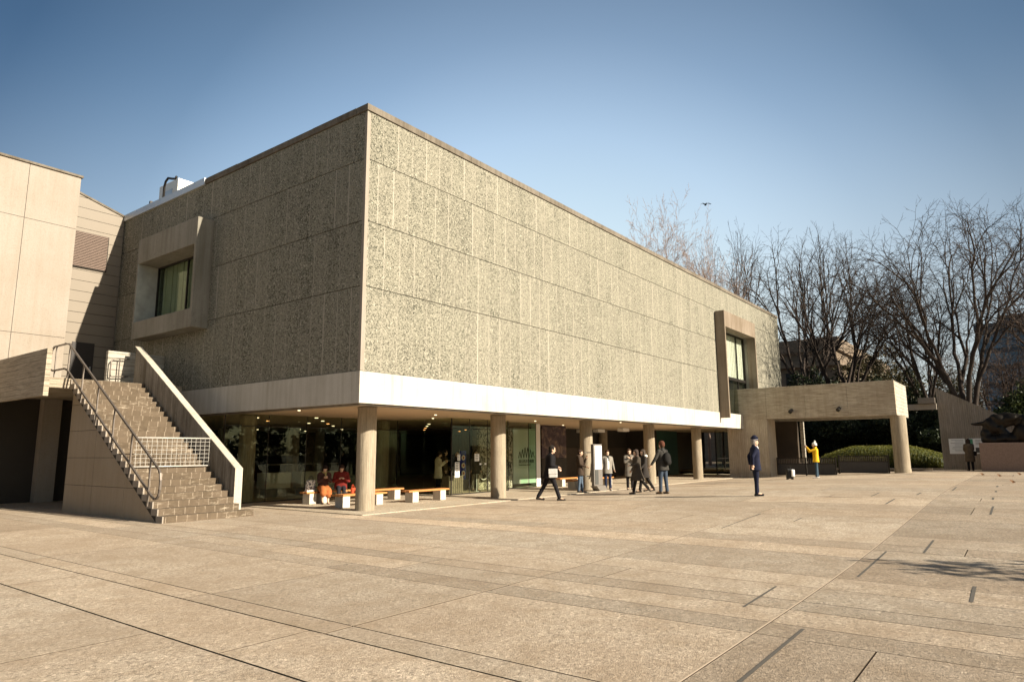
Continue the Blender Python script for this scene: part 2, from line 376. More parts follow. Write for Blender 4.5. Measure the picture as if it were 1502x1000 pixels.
def slabs():
    rnd = random.Random(3)
    xl = [-40,-33,-27,-22,-18.2,-15.3,-13.4,-11.6,-10.9,-8.62,-7.67,-7.32,-5.28,-4.78,-4.1,-3.62,-2.75,-1.95,-.15,.78,1.5,2.6,4.35,5.3,6.6,8.05,9.9,10.7]
    steps = [.37,.6,.97,1.57,2.5]
    while xl[-1] < 48: xl.append(xl[-1]+rnd.choice(steps[1:]))
    YL, YM = -12.0, -8.7
    v=[]; f=[]; tone=[]; sk=[]
    G = .008
    for i in range(len(xl)-1):
        x0,x1 = xl[i],xl[i+1]
        w = x1-x0; gap = .010 if rnd.random()<.25 else .0045
        if x0 < -8: gap = .012
        cuts = []
        if x0 < .6: top = 22.
        else: top = .45
        if -7.7 < x0 < 2.5: base=[YL, YM]
        elif x0 >= -7.7: base=[YL]
        else: base=[]
        named = {-8.62:[-8.5,-3.3,4.5], -7.67:[-8.72,-6.03,-.95], -7.32:[-8.72,-6.05,-.8], -5.28:[-8.72,-5.64], -4.78:[-8.68,-6.53], -10.9:[-7.3,-1.2,-13.5], -4.1:[-8.68,-6.53]}
        key = round(x0,2)
        if key in named: base = sorted(set(base+named[key])); 
        y = -45.
        cuts = [y]
        L = rnd.choice([3.2,5.1,8.3])
        bset = sorted(base)
        while y < top:
            if key in named and y > -14 and y < 0:
                nx = [b for b in bset if b > y+.3]; y = nx[0] if nx else y+L
            else:
                y2 = y+L*rnd.uniform(.8,1.2)
                nb = [b for b in bset if y+.3 < b < y2+.6]
                y = nb[0] if nb else y2
            cuts.append(min(y,top))
        stripe = rnd.uniform(.9,1.06)
        if key in (-5.28,): stripe = .84
        if key in (-.15,): stripe = 1.18
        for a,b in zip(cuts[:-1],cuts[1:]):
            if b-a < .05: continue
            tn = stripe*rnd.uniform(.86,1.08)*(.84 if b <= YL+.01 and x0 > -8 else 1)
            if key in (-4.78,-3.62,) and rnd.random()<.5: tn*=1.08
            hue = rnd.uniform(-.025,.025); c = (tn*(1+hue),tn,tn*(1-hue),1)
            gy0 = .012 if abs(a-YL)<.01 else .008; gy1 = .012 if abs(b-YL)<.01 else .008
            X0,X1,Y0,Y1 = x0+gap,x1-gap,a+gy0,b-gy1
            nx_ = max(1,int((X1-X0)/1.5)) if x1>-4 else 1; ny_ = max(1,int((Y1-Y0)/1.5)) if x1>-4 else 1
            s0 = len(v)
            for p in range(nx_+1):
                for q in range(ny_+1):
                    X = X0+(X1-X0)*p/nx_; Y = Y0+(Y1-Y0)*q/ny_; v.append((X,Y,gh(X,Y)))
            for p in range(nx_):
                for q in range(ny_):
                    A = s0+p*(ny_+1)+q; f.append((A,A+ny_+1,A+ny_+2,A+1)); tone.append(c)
            # skirts
            s1 = len(v)
            for (X,Y) in ((X0,Y0),(X1,Y0),(X1,Y1),(X0,Y1)):
                v.append((X,Y,gh(X,Y))); v.append((X,Y,gh(X,Y)-.06))
            for k in range(4):
                a0 = s1+2*k; b0 = s1+2*((k+1)%4); f.append((a0,a0+1,b0+1,b0)); tone.append(c); sk.append(len(f)-1)
    me = bpy.data.meshes.new('plaza'); me.from_pydata(v,[],f); me.materials.append(M['ground']); me.materials.append(M['soil'])
    for q in sk: me.polygons[q].material_index = 1
    at = me.color_attributes.new('tone','FLOAT_COLOR','CORNER')
    flat = []
    for p in me.polygons: flat += list(tone[p.index])*p.loop_total
    at.data.foreach_set('color', flat)
    o = bpy.data.objects.new('plaza', me); COL.objects.link(o); o['kind']='structure'
slabs()
# dark and pale filler strips lying in the paving joints
jf = MB(); pf = MB()
def strip(mb, x0,y0,x1,y1,w,h=.004,n=1):
    for k in range(n):
        a=(x0+(x1-x0)*k/n, y0+(y1-y0)*k/n); b=(x0+(x1-x0)*(k+1)/n, y0+(y1-y0)*(k+1)/n)
        mb.add([(a[0],a[1]-w/2,gh(a[0],a[1]-w/2)+h),(b[0],b[1]-w/2,gh(b[0],b[1]-w/2)+h),(b[0],b[1]+w/2,gh(b[0],b[1]+w/2)+h),(a[0],a[1]+w/2,gh(a[0],a[1]+w/2)+h)],[(0,1,2,3)])
for a in [(-9.2,-12.38,-4.875,-12.34,.035),(-4.28,-11.57,-2.93,-11.53,.03),(-1.73,-12.24,.7,-12.22,.032),(.82,-12.73,2.33,-12.72,.035),(-2.62,-13.55,-1.62,-13.53,.04),(6.77,-13.39,8.66,-13.38,.04),
          (13.36,-12.18,15.32,-12.15,.045),(8.18,-11.1,9.72,-11.1,.05),(10.34,-10.41,11.68,-10.42,.04),(11.24,-11.46,12.19,-11.47,.05),(3.84,-9.96,4.55,-9.95,.03),
          (10.4,-13.31,11.11,-13.3,.05),(13.19,-13.29,13.78,-13.28,.05),(16.01,-13.23,16.98,-13.22,.06),(2.2,-8.95,5.07,-8.86,.03)]:
    strip(jf,*a,n=max(1,int((a[2]-a[0])/.7)))
jf.build('paving_joint_filler', plain('tar_filler',(.085,.075,.062),.9), kind='structure')
strip(pf,-7.3,-12.0,48,-12.0,.02,n=60); strip(pf,-8.2,-8.7,2.5,-8.7,.012,n=10)
pf.build('pale_joint_filler', plain('pale_filler',(.46,.36,.26),.8), kind='structure')

# floor under the pilotis
fl = MB(); fl.box((.62,.47,-.2),(40.3,1.2,.022)); fl.box((.62,1.206,-.2),(40.3,30,.022))
fl.build('pilotis_floor', M['floor'], kind='structure')
# garden bed behind the portico
gb = MB(); gb.add([(36.2,8,.1),(36.2,-9,.46),(120,-9,.46),(120,40,.1),(36.2,40,.1)],[(0,1,2,3,4)]); gb.add([(38.2,-9,.46),(38.2,-60,.46),(120,-60,.46),(120,-9,.46)],[(0,1,2,3)])
gb.build('garden_bed', M['soil'], kind='structure')
kb = MB(); kb.box((37.4,-9.3,.2),(37.6,0,.52)); kb.build('garden_kerb', M['parapet'], kind='structure')

# ------------------------------------------------------------ main building
mus = thing('museum_building', 'large square museum clad in grey-green pebble panels, raised on round concrete columns', 'building', (0,0,0))
c = MB()
zc = [(3.90,6.258),(6.28,8.147),(8.169,9.989),(10.011,11.44)]
for i,(a,b) in enumerate(zc): c.box((0,0,a),(40,30,b))
core = MB(); core.box((.03,.03,3.9),(39.97,29.97,11.4)); 
pw_o = c.build('pebble_wall', M['pebble'], mus)
co_o = core.build('wall_core', M['dark_gap'], mus)
def cut(o, a, b):
    k = MB(); k.box(a,b); q = k.build('cutter', M['dark_gap']); md = o.modifiers.new('b','BOOLEAN'); md.operation='DIFFERENCE'; md.object=q; md.solver='EXACT'
    dg = bpy.context.evaluated_depsgraph_get(); me = bpy.data.meshes.new_from_object(o.evaluated_get(dg)); o.modifiers.clear(); o.data = me; bpy.data.objects.remove(q)
# corner strip
cs = MB(); cs.box((-.004,-.006,3.905),(.12,.1,11.395)); cs.build('corner_strip', M['annex'], mus)
cp = MB()
x=-.04; rr = random.Random(5)
while x < 40:
    L = min(rr.choice([1.75,2.1,2.3]), 40.04-x); cp.box((x+.006,-.04,11.46+rr.uniform(0,.004)),(x+L-.006,.45,11.66+rr.uniform(-.012,.006))); x += L
y=.46
while y < 30:
    L = min(2.1, 30-y); cp.box((-.04,y+.006,11.46),(.45,y+L-.006,11.66+rr.uniform(-.012,.006))); y += L
cp.build('coping', M['coping'], mus)
rf = MB(); rf.box((.45,.45,11.3),(39.9,29.9,11.45)); rf.build('roof', M['parapet'], mus)
fs = MB(); fs.box((-.03,-.03,3.02),(40.03,.32,3.885)); fs.box((-.03,.325,3.02),(.32,30,3.885)); fs.build('fascia', M['fascia'], mus)
sf = MB(); sf.box((.32,.325,3.06),(39.9,29,3.2)); sf.build('soffit', M['soffit'], mus)
dr_ = MB(); dr_.box((.05,.05,2.975),(39.9,.33,3.017)); dr_.box((.05,.335,2.975),(.33,29,3.017)); dr_.build('drip_edge', M['coping'], mus)
def col_at(x,y,z1=3.06,r=.285):
    m = MB(); m.cyl((x,y),r,0,z1-.06,48); m.cyl((x,y),r+.012,z1-.06,z1-.02,48); o = m.build('column', M['column'], mus); autosmooth(o); return o
c0 = col_at(1.65,1.57)
for i in range(7):
    for j in range(4):
        if i==0 and j==0: continue
        if i==6 and j>1: continue
        o = c0.copy(); COL.objects.link(o); o.parent = mus; o.location = Vector((6.35*i,6.35*j,0))
# roof flashing and window boxes
M['shade'] = plain('window_blind', (.33,.33,.3), .8, var=.15, vs=2)
for o_ in (pw_o, co_o):
    cut(o_, (-.5,8.25,6.63),(.45,12.451,8.94)); cut(o_, (26.985,-.5,3.5),(32.405,.45,8.94))
fh = MB(); fh.box((-.07,8.9,11.44),(.2,15.4,11.7)); fh.build('roof_flashing', M['bright_metal'], mus)

wl = MB()
X0,Xb = -.6,.0; ya,yb,za,zb_ = 8.1,12.55,5.98,9.9
# outer frame shell around opening (ya+.15..yb-.1 , 6.64..8.93), open towards -X
wl.box((X0,ya,za),(-.002,ya+.15,zb_)); wl.box((X0,yb-.1,za),(-.002,yb,zb_))
wl.box((X0,ya+.15,8.93),(-.002,yb-.1,zb_)); wl.box((X0,ya+.15,za),(-.002,yb-.1,6.64))
wf = wl.build('window_box', M['frame'], mus, bevel=.012)
def inner_window(parent, mbox):
    mbox
lin = MB(); lin.box((-.59,yb-.108,6.65),(.3,yb-.1,8.925)); lin.build('sky_lit_plate', plain('sky_lit_grey',(.36,.36,.32),.5,var=.3,vs=3), wf)  # pale plate added; its grey stands in for sky light on the jamb
lin = MB(); lin.box((0,ya+.15,6.632),(.4,yb-.1,6.642)); lin.box((0,ya+.15,8.928),(.4,yb-.1,8.938)); lin.box((0,ya+.152,6.642),(.4,ya+.16,8.928)); lin.build('reveal', M['frame'], wf)
gl = MB(); gl.box((.2,ya+.16,6.65),(.215,yb-.11,8.92)); gl.build('window_pane', glass_mat('window_glass',(.8,.85,.76)), wf)
bl = MB(); yy = ya+.2
while yy < 12.0:
    bl.box((.27+.014*math.sin(yy*23),yy,6.65),(.29+.014*math.sin(yy*23),yy+.16,8.9)); yy += .165
bl.build('blind', M['shade'], wf)
fr = MB()
for yv in (ya+.16, 10.1, yb-.16): fr.box((.16,yv,6.645),(.225,yv+.05,8.925))
fr.box((.16,ya+.22,6.645),(.225,yb-.17,6.7)); fr.box((.16,ya+.22,8.86),(.225,yb-.17,8.925)); fr.build('window_frame', M['steel_dark'], wf)
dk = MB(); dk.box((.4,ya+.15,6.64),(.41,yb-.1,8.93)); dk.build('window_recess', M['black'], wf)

wr = MB(); xa,xb = 26.85,32.55; Yf = -.6
wr.box((xa,Yf,3.55),(xa+.14,-.035,9.9)); wr.box((xb-.14,Yf,3.9),(xb,-.035,9.9)); wr.box((xa+.14,Yf,8.93),(xb-.14,-.035,9.9))
wrf = wr.build('window_box', concrete('stained_frame_concrete', (.25,.205,.16), .6, None, streak=.8, blot=.5, grime=.3), mus, bevel=.012)
pn = MB(); pn.box((xa+.14,.2,3.95),(xb-.14,.215,8.93)); pn.build('window_pane', glass_mat('window_glass_pale',(.88,.9,.86)), wrf)
cu = MB(); xx = xa+.2
while xx < xb-.3:
    cu.box((xx,.27+.012*math.sin(xx*19),4 if xx<28.9 else 6.2),(xx+.14,.288+.012*math.sin(xx*19),8.9)); xx += .15
cu.build('curtain', M['white'], wrf)
fr = MB()
for xv in (xa+.14, 28.9, 30.9, xb-.2): fr.box((xv,.15,3.95),(xv+.06,.23,8.93))
fr.box((xa+.2,.152,6.0),(xb-.2,.228,6.18)); fr.box((xa+.2,.152,8.84),(xb-.2,.228,8.929)); fr.build('window_frame', M['steel_dark'], wrf)
lin = MB(); lin.box((xb-.148,-.03,3.95),(xb-.141,.15,8.93)); lin.box((xa+.14,-.03,8.93),(xb-.15,.4,8.937)); lin.build('reveal', M['frame'], wrf)
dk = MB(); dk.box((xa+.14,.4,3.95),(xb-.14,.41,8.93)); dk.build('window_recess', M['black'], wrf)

# ground floor interior and glass
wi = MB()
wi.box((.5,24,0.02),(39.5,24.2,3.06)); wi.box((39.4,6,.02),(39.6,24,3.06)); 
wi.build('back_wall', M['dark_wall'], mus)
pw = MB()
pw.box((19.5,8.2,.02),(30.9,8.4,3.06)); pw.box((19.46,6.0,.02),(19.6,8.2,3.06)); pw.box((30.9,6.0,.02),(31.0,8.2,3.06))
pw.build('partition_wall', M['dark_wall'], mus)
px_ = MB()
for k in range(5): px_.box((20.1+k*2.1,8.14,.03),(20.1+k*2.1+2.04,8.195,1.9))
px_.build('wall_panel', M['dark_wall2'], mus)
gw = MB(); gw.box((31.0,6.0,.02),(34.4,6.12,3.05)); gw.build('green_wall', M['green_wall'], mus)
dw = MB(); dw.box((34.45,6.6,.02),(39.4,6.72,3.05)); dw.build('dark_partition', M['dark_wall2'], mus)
wp = MB(); wp.box((15.62,5.2,.02),(15.97,5.5,3.05)); wp.build('white_pillar', M['white'], mus)
# stone relief panels left and right of the second column
def relief_mat():
    t = NT('carved_stone'); n = t.noise(t.scale((9,9,5)), 1, 4, .6, 1.5); c = t.ramp(n, [(.42,(.05,.045,.035)),(.55,(.45,.42,.33))]); t.bump(n,.03); return t.done(c,.8,.2)
M['relief'] = relief_mat()
rl = MB(); rl.box((13.2,5.22,.05),(13.7,5.35,2.8)); rl.build('stone_relief_panel', M['relief'], mus)
rl = MB(); rl.box((11.25,5.22,.05),(12.2,5.35,2.8)); rl.build('stone_relief_panel', M['relief'], mus)
# boxes hanging under the soffit
for xv,yv in ((24.6,8.0),(24.8,6.9),(24.2,4.9)):
    b = MB(); b.obox((xv,yv,2.93),(.8,.35,.2)); b.build('ceiling_box', M['white'], mus)
# glass
def pane(a,b,z0=.04,z1=3.04,mat='glass',name='glass_pane'):
    m = MB(); d = Vector((b[0]-a[0],b[1]-a[1],0)); L=d.length; d.normalize(); n_=Vector((-d.y,d.x,0))*.008
    P=[(a[0]+n_.x,a[1]+n_.y),(b[0]+n_.x,b[1]+n_.y),(b[0]-n_.x,b[1]-n_.y),(a[0]-n_.x,a[1]-n_.y)]
    m.prism(P,'z',z0,z1); return m.build(name, M[mat], mus)
xx = [.35,2.0,3.6,5.2,6.8,8.2]
for a,b in zip(xx[:-1],xx[1:]): pane((a+.012,7.2),(b-.012,7.2))
for a,b in ((4.12,5.6),(5.62,7.18)): pane((8.2,a+.01),(8.2,b-.01))
for a,b in ((8.2,9.3),(9.3,10.45),(10.47,11.9)): pane((a+.012,4.1),(b-.012,4.1))
for a,b in ((7.3,9.8),(9.82,12.3),(12.32,15.3)): pane((.33,a),(.33,b))
pane((12.6,4.75),(14.33,4.75),mat='glass_clear'); pane((14.35,4.75),(14.95,4.75),mat='glass_green'); 
pane((35,3.4),(39.4,3.4))
mf = MB()
def post(x,y,w=.03): mf.box((x-w/2,y-w/2,.03),(x+w/2,y+w/2,3.04))
post(8.2,4.1,.04); post(8.2,7.2); post(11.9,4.1,.03); post(9.3,4.1,.02); post(10.46,4.1,.02)
for a in (.35,2.0,3.6,5.2,6.8): post(a,7.2,.022)
mf.box((.35,7.19,.021),(8.2,7.21,.06)); mf.box((8.19,4.1,.021),(8.21,7.2,.06)); mf.box((8.22,4.09,.022),(11.9,4.11,.07)); mf.box((.35,7.185,2.62),(8.19,7.215,2.65)); mf.box((8.19,4.12,2.62),(8.215,7.18,2.65)); mf.box((8.22,4.085,2.62),(11.88,4.115,2.65))
mf.build('glazing_frame', M['steel_dark'], mus); mf = MB()
for a in (12.6,14.34,14.95): post(a,4.75,.02)
mf.box((12.6,4.74,.021),(14.95,4.76,.06)); mf.box((12.62,4.74,2.72),(14.94,4.76,2.74))
mf.build('glazing_frame', M['steel_dark'], mus); mf = MB()
for a in (35,36.6,38,39.4): post(a,3.4,.07)
mf.box((35,3.38,.021),(39.4,3.42,.07)); mf.box((35,3.38,1.1),(39.4,3.42,1.14))
mf.build('glazing_frame', M['steel_dark'], mus)
# downlights: lit lamps in the ceiling
for (lx,ly,wm) in [(2.86,9.32,1),(4.69,11.4,0),(10.31,21.05,1),(7.22,12.04,1),(4.51,7.86,1),(6.32,9.85,1),(8.27,12.01,0),(10.11,13.97,1),(13.73,17.79,1),(1.21,4.35,2),(11.92,19.33,1),(14.07,21.73,1),
                (6.18,3.06,2),(7.97,4.91,2),(11.92,8.97,1),(13.85,10.98,1),(15.85,13.05,0),(18.03,15.29,0),(21.85,15.8,0),(19.8,13.47,0),(23.61,15.46,0),(13.0,3.39,2),(18.12,5.22,2),(17.23,1.35,2)]:
    m = MB(); m.cyl((lx,ly),.045 if wm==2 else .07,3.04,3.054,16); lt = m.build('downlight', M['lamp'] if wm else M['lamp_warm'], mus)
lg = plain('charcoal_metal', (.05,.045,.04), .5)

# logo panel (white glass board)
lp = thing('logo_board', 'tall white glass board with zigzag peaks logo behind the second column', 'sign', (14.6,5.2,0))
m = MB(); m.box((13.74,5.2,.2),(15.58,5.24,2.8)); m.build('board', M['pale_green'], lp)
zz = MB(); zx0=14.12; st_=.108
pts = []
for k in range(12):
    hgt = [0,.36,0,.5,0,.62,0,.62,0,.5,0,.36][k]
    pts.append((zx0+k*st_, 5.185, 1.4+hgt*.8))
pts.append((zx0+12*st_,5.185,1.4))
for a,b in zip(pts[:-1],pts[1:]): zz.tube([a,b],.014,4)
zz.build('zigzag_logo', M['ink'], lp)
def text(body, size, loc, mat, parent, name='lettering', rz=0, align='LEFT', ext=.003):
    cu = bpy.data.curves.new('t','FONT'); cu.body = body; cu.size = size; cu.extrude = ext; cu.align_x = align
    o = bpy.data.objects.new('t', cu); COL.objects.link(o)
    dg = bpy.context.evaluated_depsgraph_get(); me = bpy.data.meshes.new_from_object(o.evaluated_get(dg))
    bpy.data.objects.remove(o)
    me.transform(Matrix.Rotation(R(90),4,'X')); me.transform(Matrix.Rotation(rz,4,'Z')); me.materials.clear(); me.materials.append(mat)
    q = bpy.data.objects.new(name, me); COL.objects.link(q); q.parent = parent; q.location = Vector(loc)-root_loc(parent); return q
text('国立西洋美術館', .18, (14.14,5.19,1.17), M['ink'], lp)
text('THE NATIONAL MUSEUM', .085, (14.15,5.19,1.04), M['ink'], lp)

# large dark poster: generic pale shapes on night blue
def poster_mat():
    t = NT('dark_painting'); n = t.noise(t.P, 2.2, 5, .6, 1.2); n2 = t.noise(t.P, 5, 4, .6)
    c = t.ramp(n, [(.35,(.035,.025,.03)),(.5,(.07,.05,.06)),(.6,(.2,.14,.1)),(.7,(.3,.22,.17))])
    c = t.mix(t.math('MULTIPLY', n2, .4), c, (.06,.04,.06)); return t.done(c,.5,.3)
po = MB(); po.box((17.13,5.9,1.35),(19.45,5.95,3.03)); po.box((17.13,5.9,.03),(19.45,5.95,1.34),1)
pob = po.build('exhibition_poster', [poster_mat(), M['dark_wall']]); tag(pob,'dark painted exhibition poster with pale blurred shapes beside the white pillar','poster')

# ------------------------------------------------------------ roof unit
ru = thing('rooftop_unit', 'white rooftop ventilation unit with bent black pipe on the roof edge', 'roof unit', (1.5,12.3,11.45))
m = MB(); m.box((1.5,14.19,11.45),(4.6,15.9,13.6)); m.build('housing', M['white'], ru, bevel=.03)
m = MB(); m.box((1.47,14.6,11.6),(1.495,15.5,13.2)); m.build('side_panel', M['bright_metal'], ru)
m = MB(); m.tube([(1.05,14.45,11.5),(1.05,14.45,13.1),(1.05,14.35,13.32),(1.05,14.15,13.42),(1.05,13.8,13.3),(1.05,13.5,13.22),(1.05,13.4,13.3)],.05,8); m.build('bent_pipe', M['steel_dark'], ru, smooth=True)
bk = MB(); bk.box((-.02,13.2,11.7),(.08,13.3,11.85)); bk.build('roof_bracket', M['steel_dark'], mus)

# ------------------------------------------------------------ annex on the left
an = thing('annex_building', 'pale concrete panel annex building left of the stairs', 'building', (-6,14,0))
m = MB()
for (xa_,xb_) in ((-9.2,-6.6),(-6.59,-4.165),(-4.15,-2.5)):
    for (a,b) in ((3.8,5.89),(5.905,10.02),(10.035,12.05)): m.box((xa_,13.4,a),(xb_,15.2,b))
m.build('wall_panel', M['annex'], an)
m = MB(); m.box((-9.2,13.42,3.8),(-2.52,15.18,12.04)); m.build('wall_core', M['dark_gap'], an)
m = MB(); m.box((-9.25,13.34,12.05),(-2.44,15.3,12.13)); m.build('coping', M['coping'], an)
sd_ = thing('siding_wall', 'brown horizontal metal siding wall with a louvre between the annex and the museum', 'wall', (-1,15.4,0))
m = MB(); sidemat = plain('brown_siding', (.2,.168,.13), .6, var=.06, vs=.8)
zt=lambda x: 11.62+(-x)*.30
z = 3.0
while z < 12.3:
    z2 = z+.43
    # clip the board against the sloping top
    if z2 <= 11.62: m.prism([(-3.2,z+.008),(-.03,z+.008),(-.03,z2-.008),(-3.2,z2-.008)],'y',15.42,15.6)
    else:
        a = z+.008
        xl_ = -.03 if a<=11.6 else -(a-11.62)/.30
        b = min(z2-.008, 12.55); xb_ = -max(0,(b-11.62)/.30)
        m.prism([(-3.2,a),(xl_,a),(xl_,min(b,zt(xl_))),(xb_-.001,b),(-3.2,b)],'y',15.42,15.6)
    z = z2
m.build('siding', sidemat, sd_)
m = MB(); m.prism([(-3.2,3.0),(-.02,3.0),(-.02,11.58),(-3.2,12.5)],'y',15.45,15.58); m.build('backing', M['dark_gap'], sd_)
m = MB(); m.prism([(-.0,11.60),(-.0,11.68),(-3.2,12.64),(-3.2,12.56)],'y',15.38,15.65); m.build('flashing', M['coping'], sd_)
m = MB(); m.box((-1.95,15.36,9.1),(-.58,15.41,10.58)); lv = m.build('louvre', M['dark_gap'], sd_)
m = MB()
for k in range(22): m.box((-1.9,15.33,9.15+k*.065),(-.62,15.357,9.19+k*.065))
m.build('slat', plain('louvre_slat',(.15,.1,.075),.6), lv)
m = MB(); m.box((-1.55,15.38,4.06),(-.75,15.415,6.1)); dr = m.build('door', plain('dark_door',(.025,.02,.018),.5), sd_)
m = MB(); m.box((-.87,15.33,5.0),(-.84,15.375,5.16)); m.build('handle', M['bright_metal'], dr)

# walkway and lower recess
wk = thing('walkway', 'raised concrete walkway with a solid parapet at the head of the stairs', 'walkway', (-4,12,0))
m = MB(); m.box((-4.48,9.55,3.75),(-.01,13.38,4.06)); m.box((-4.5,13.385,3.75),(-.01,15.4,4.05)); m.build('deck', M['parapet'], wk)
m = MB(); m.box((-4.62,8.45,3.40),(-4.485,17,4.79)); m.build('parapet', M['parapet'], wk)
m = MB(); m.box((-1.95,11,4.062),(-.01,11.16,5.27)); m.build('end_parapet', M['white_wall'], wk)
m = MB(); m.box((-4.5,15.0,0),(-.02,15.2,3.74)); m.build('rear_wall', M['dark_wall'], wk)
m = MB(); m.box((-2.55,14.6,0),(-1.95,14.99,3.74)); m.build('pilaster', M['annex'], wk)
m = MB(); m.box((-12,16,0),(-4.7,16.2,12)); m.box((-12,13,3.4),(-4.7,17,3.7)); m.build('rear_facade', M['dark_wall'], wk)

# ------------------------------------------------------------ stairs
st = thing('staircase', 'outdoor concrete staircase with stone steps between a panelled side and a high stringer wall', 'staircase', (-2.4,6.4,0))
NS = 24; rise = 4.05/NS; tread = 6.45/(NS-1)
def step_mat():
    t = NT('weathered_step_stone'); x,y,z = t.sep()
    zi = t.math('FLOOR', t.math('DIVIDE', t.math('ADD', z, -.004), rise))
    u = t.math('ADD', t.math('DIVIDE', x, .27), t.math('MULTIPLY', t.white(t.comb(zi,1.,1.)), 5))
    u = t.math('ADD', u, t.math('MULTIPLY', t.noise(t.P, 14, 3), .16))
    fr = t.math('FRACT', u); idx = t.math('FLOOR', u)
    n = t.noise(t.P, 5, 5, .7); n2 = t.noise(t.scale((3,3,14)), 1, 5, .8); w = t.white(t.comb(idx,zi,2.))
    base = t.mix(n, (.036,.026,.016), (.14,.104,.068))
    base = t.mix(t.math('MULTIPLY', w, .35), base, (.16,.12,.085))
    joint = t.math('MULTIPLY', t.math('LESS_THAN', fr, .07), t.ramp(t.noise(t.P, 7, 4), [(.35,0),(.55,1)]))
    base = t.mix(t.math('MULTIPLY', joint, .55), base, (.36,.3,.23))
    eff = t.math('MULTIPLY', t.ramp(n2, [(.53,0),(.66,1)]), t.ramp(t.noise(t.P,.9,3), [(.45,0),(.6,1)]))
    base = t.mix(t.math('MULTIPLY', eff, .8), base, (.4,.34,.26))
    t.bump(n, .01); return t.done(base, .85, .25)
M['step'] = step_mat()
m = MB(); e = MB()
for k in range(NS):
    y0 = 3.05+k*tread; z1 = (k+1)*rise
    xa_ = -3.55; xb_ = -1.33
    if k == 0: xb_ = -1.05
    y1 = 9.56 if k==NS-1 else 3.05+(k+1)*tread+.02
    zb = max(0, z1-.42-.12*0) if k>2 else -.02
    m.box((xa_+.035,y0-.012,z1-rise+.0),(xb_,y1,z1-.0))
    e.box((xa_,y0-.02,z1-rise+.0),(xa_+.034,y0+tread+.03,z1-.003))
m.build('steps', M['step'], st); e.build('step_ends', M['annex'], st)
# side wall made of panels under the flight
sl = rise/tread
m = MB()
def zl(y): return (y-3.05)*sl - .08
for (a,b) in ((3.3,5.35),(5.365,7.4),(7.415,9.35)):
    for (z0,z1) in ((.0,.80),(.812,1.6),(1.612,2.4),(2.412,3.2),(3.212,3.7)):
        P=[]
        # polygon a..b, z0..min(z1,zl)
        if zl(b) <= z0: continue
        ys_=[a,b]
        ya0 = max(a, 3.05+(z0+.08)/sl); ye = 3.05+(z1+.08)/sl
        P = [(ya0,z0),(b,z0)]
        if ye < b: P += [(b,z1)]; P += [(max(ye,a),z1)]
        else: P += [(b,zl(b))]
        if zl(a) > z0 and ye > a: P += [(a,min(z1,zl(a)))]
        m.prism(P,'x',-3.50,-3.47)
m.build('side_panel', M['panel'], st)
m = MB(); m.prism([(3.3,0),(9.4,0),(9.4,zl(9.4)-.0),(3.3,zl(3.3))],'x',-3.485,-1.35); m.build('side_core', M['dark_gap'], st)
m = MB(); P=[(3.2,-.02),(3.35,-.02),(9.5,zl(9.5)-.06),(9.5,zl(9.5)+.02),(3.2,zl(3.2)+.03)]; m.prism(P,'x',-3.535,-3.505); m.build('skirt', M['dark_gap'], st)
m = MB(); m.prism([(3.62,0),(3.62,1.27),(10.4,5.40),(10.4,0)],'x',-1.31,-1.12); m.build('stringer_wall', M['stringer'], st, bevel=.01)
cpm = concrete('painted_coping', (.46,.425,.36), .6, None, streak=.5, blot=.4, grime=.2)
m = MB(); m.prism([(3.6,0.05),(3.6,1.285),(10.42,5.435),(10.42,5.40),(3.635,1.27),(3.62,1.26),(3.62,.05)],'x',-1.33,-1.10); m.build('stringer_coping', cpm, st)
m = MB(); m.box((-1.42,3.30,0),(-1.02,3.6,.15)); m.build('stone_block', M['annex'], st, bevel=.01)
# red-brown faded lettering running down the end of the stringer wall
text('非常口', .13, (0,0,0), plain('faded_print',(.55,.42,.38),.8), st, 'faded_lettering')
lt_ = bpy.data.objects[-1] if False else [o for o in st.children if o.name.startswith('faded_lettering')][0]
lt_.data.transform(Matrix.Rotation(R(-90),4,'Y')); lt_.location = Vector((-1.165,3.597,.30))-root_loc(st)

def flatbar(mb, pts, w=.022, h=.05):
    """flat bar in a plane x=const, following pts (x,y,z)"""
    for a,b in zip(pts[:-1],pts[1:]):
        a=Vector(a); b=Vector(b); d=(b-a).normalized(); n_=Vector((0,-d.z,d.y)); 
        if abs(d.x)>.7: n_=Vector((0,0,1)); s=Vector((0,1,0))
        else: s=Vector((1,0,0))
        a=a-d*.008; b=b+d*.008
        V=[a+s*w/2+n_*h/2,a-s*w/2+n_*h/2,a-s*w/2-n_*h/2,a+s*w/2-n_*h/2,b+s*w/2+n_*h/2,b-s*w/2+n_*h/2,b-s*w/2-n_*h/2,b+s*w/2-n_*h/2]
        mb.add(V,[(0,1,2,3),(7,6,5,4),(0,4,5,1),(1,5,6,2),(2,6,7,3),(3,7,4,0)])
hr = thing('handrail', 'brown flat-bar metal handrail with two rails along the open side of the stairs', 'handrail', (-3.58,6,0))
xr=-3.6
top=[(xr,9.75,5.16),(xr,3.35,1.38)]
arc=[]
m = MB()
cy_,cz_ = 3.42,.96
path=[(xr,9.75,5.16),(xr,3.3,1.33),(xr,3.2,1.22),(xr,3.16,1.05),(xr,3.16,.82),(xr,3.2,.68),(xr,3.28,.60),(xr,3.4,.58),(xr,3.55,.64),(xr,9.75,4.34),(xr,9.98,4.4),(xr,10.9,4.4),(xr,11.15,4.46),(xr,11.2,4.6),(xr,11.2,4.98),(xr,11.15,5.12),(xr,11.0,5.2),(xr,9.98,5.2),(xr,9.75,5.16)]
flatbar(m, path, .045, .05); m.build('rail', M['rail'], hr)
m = MB()
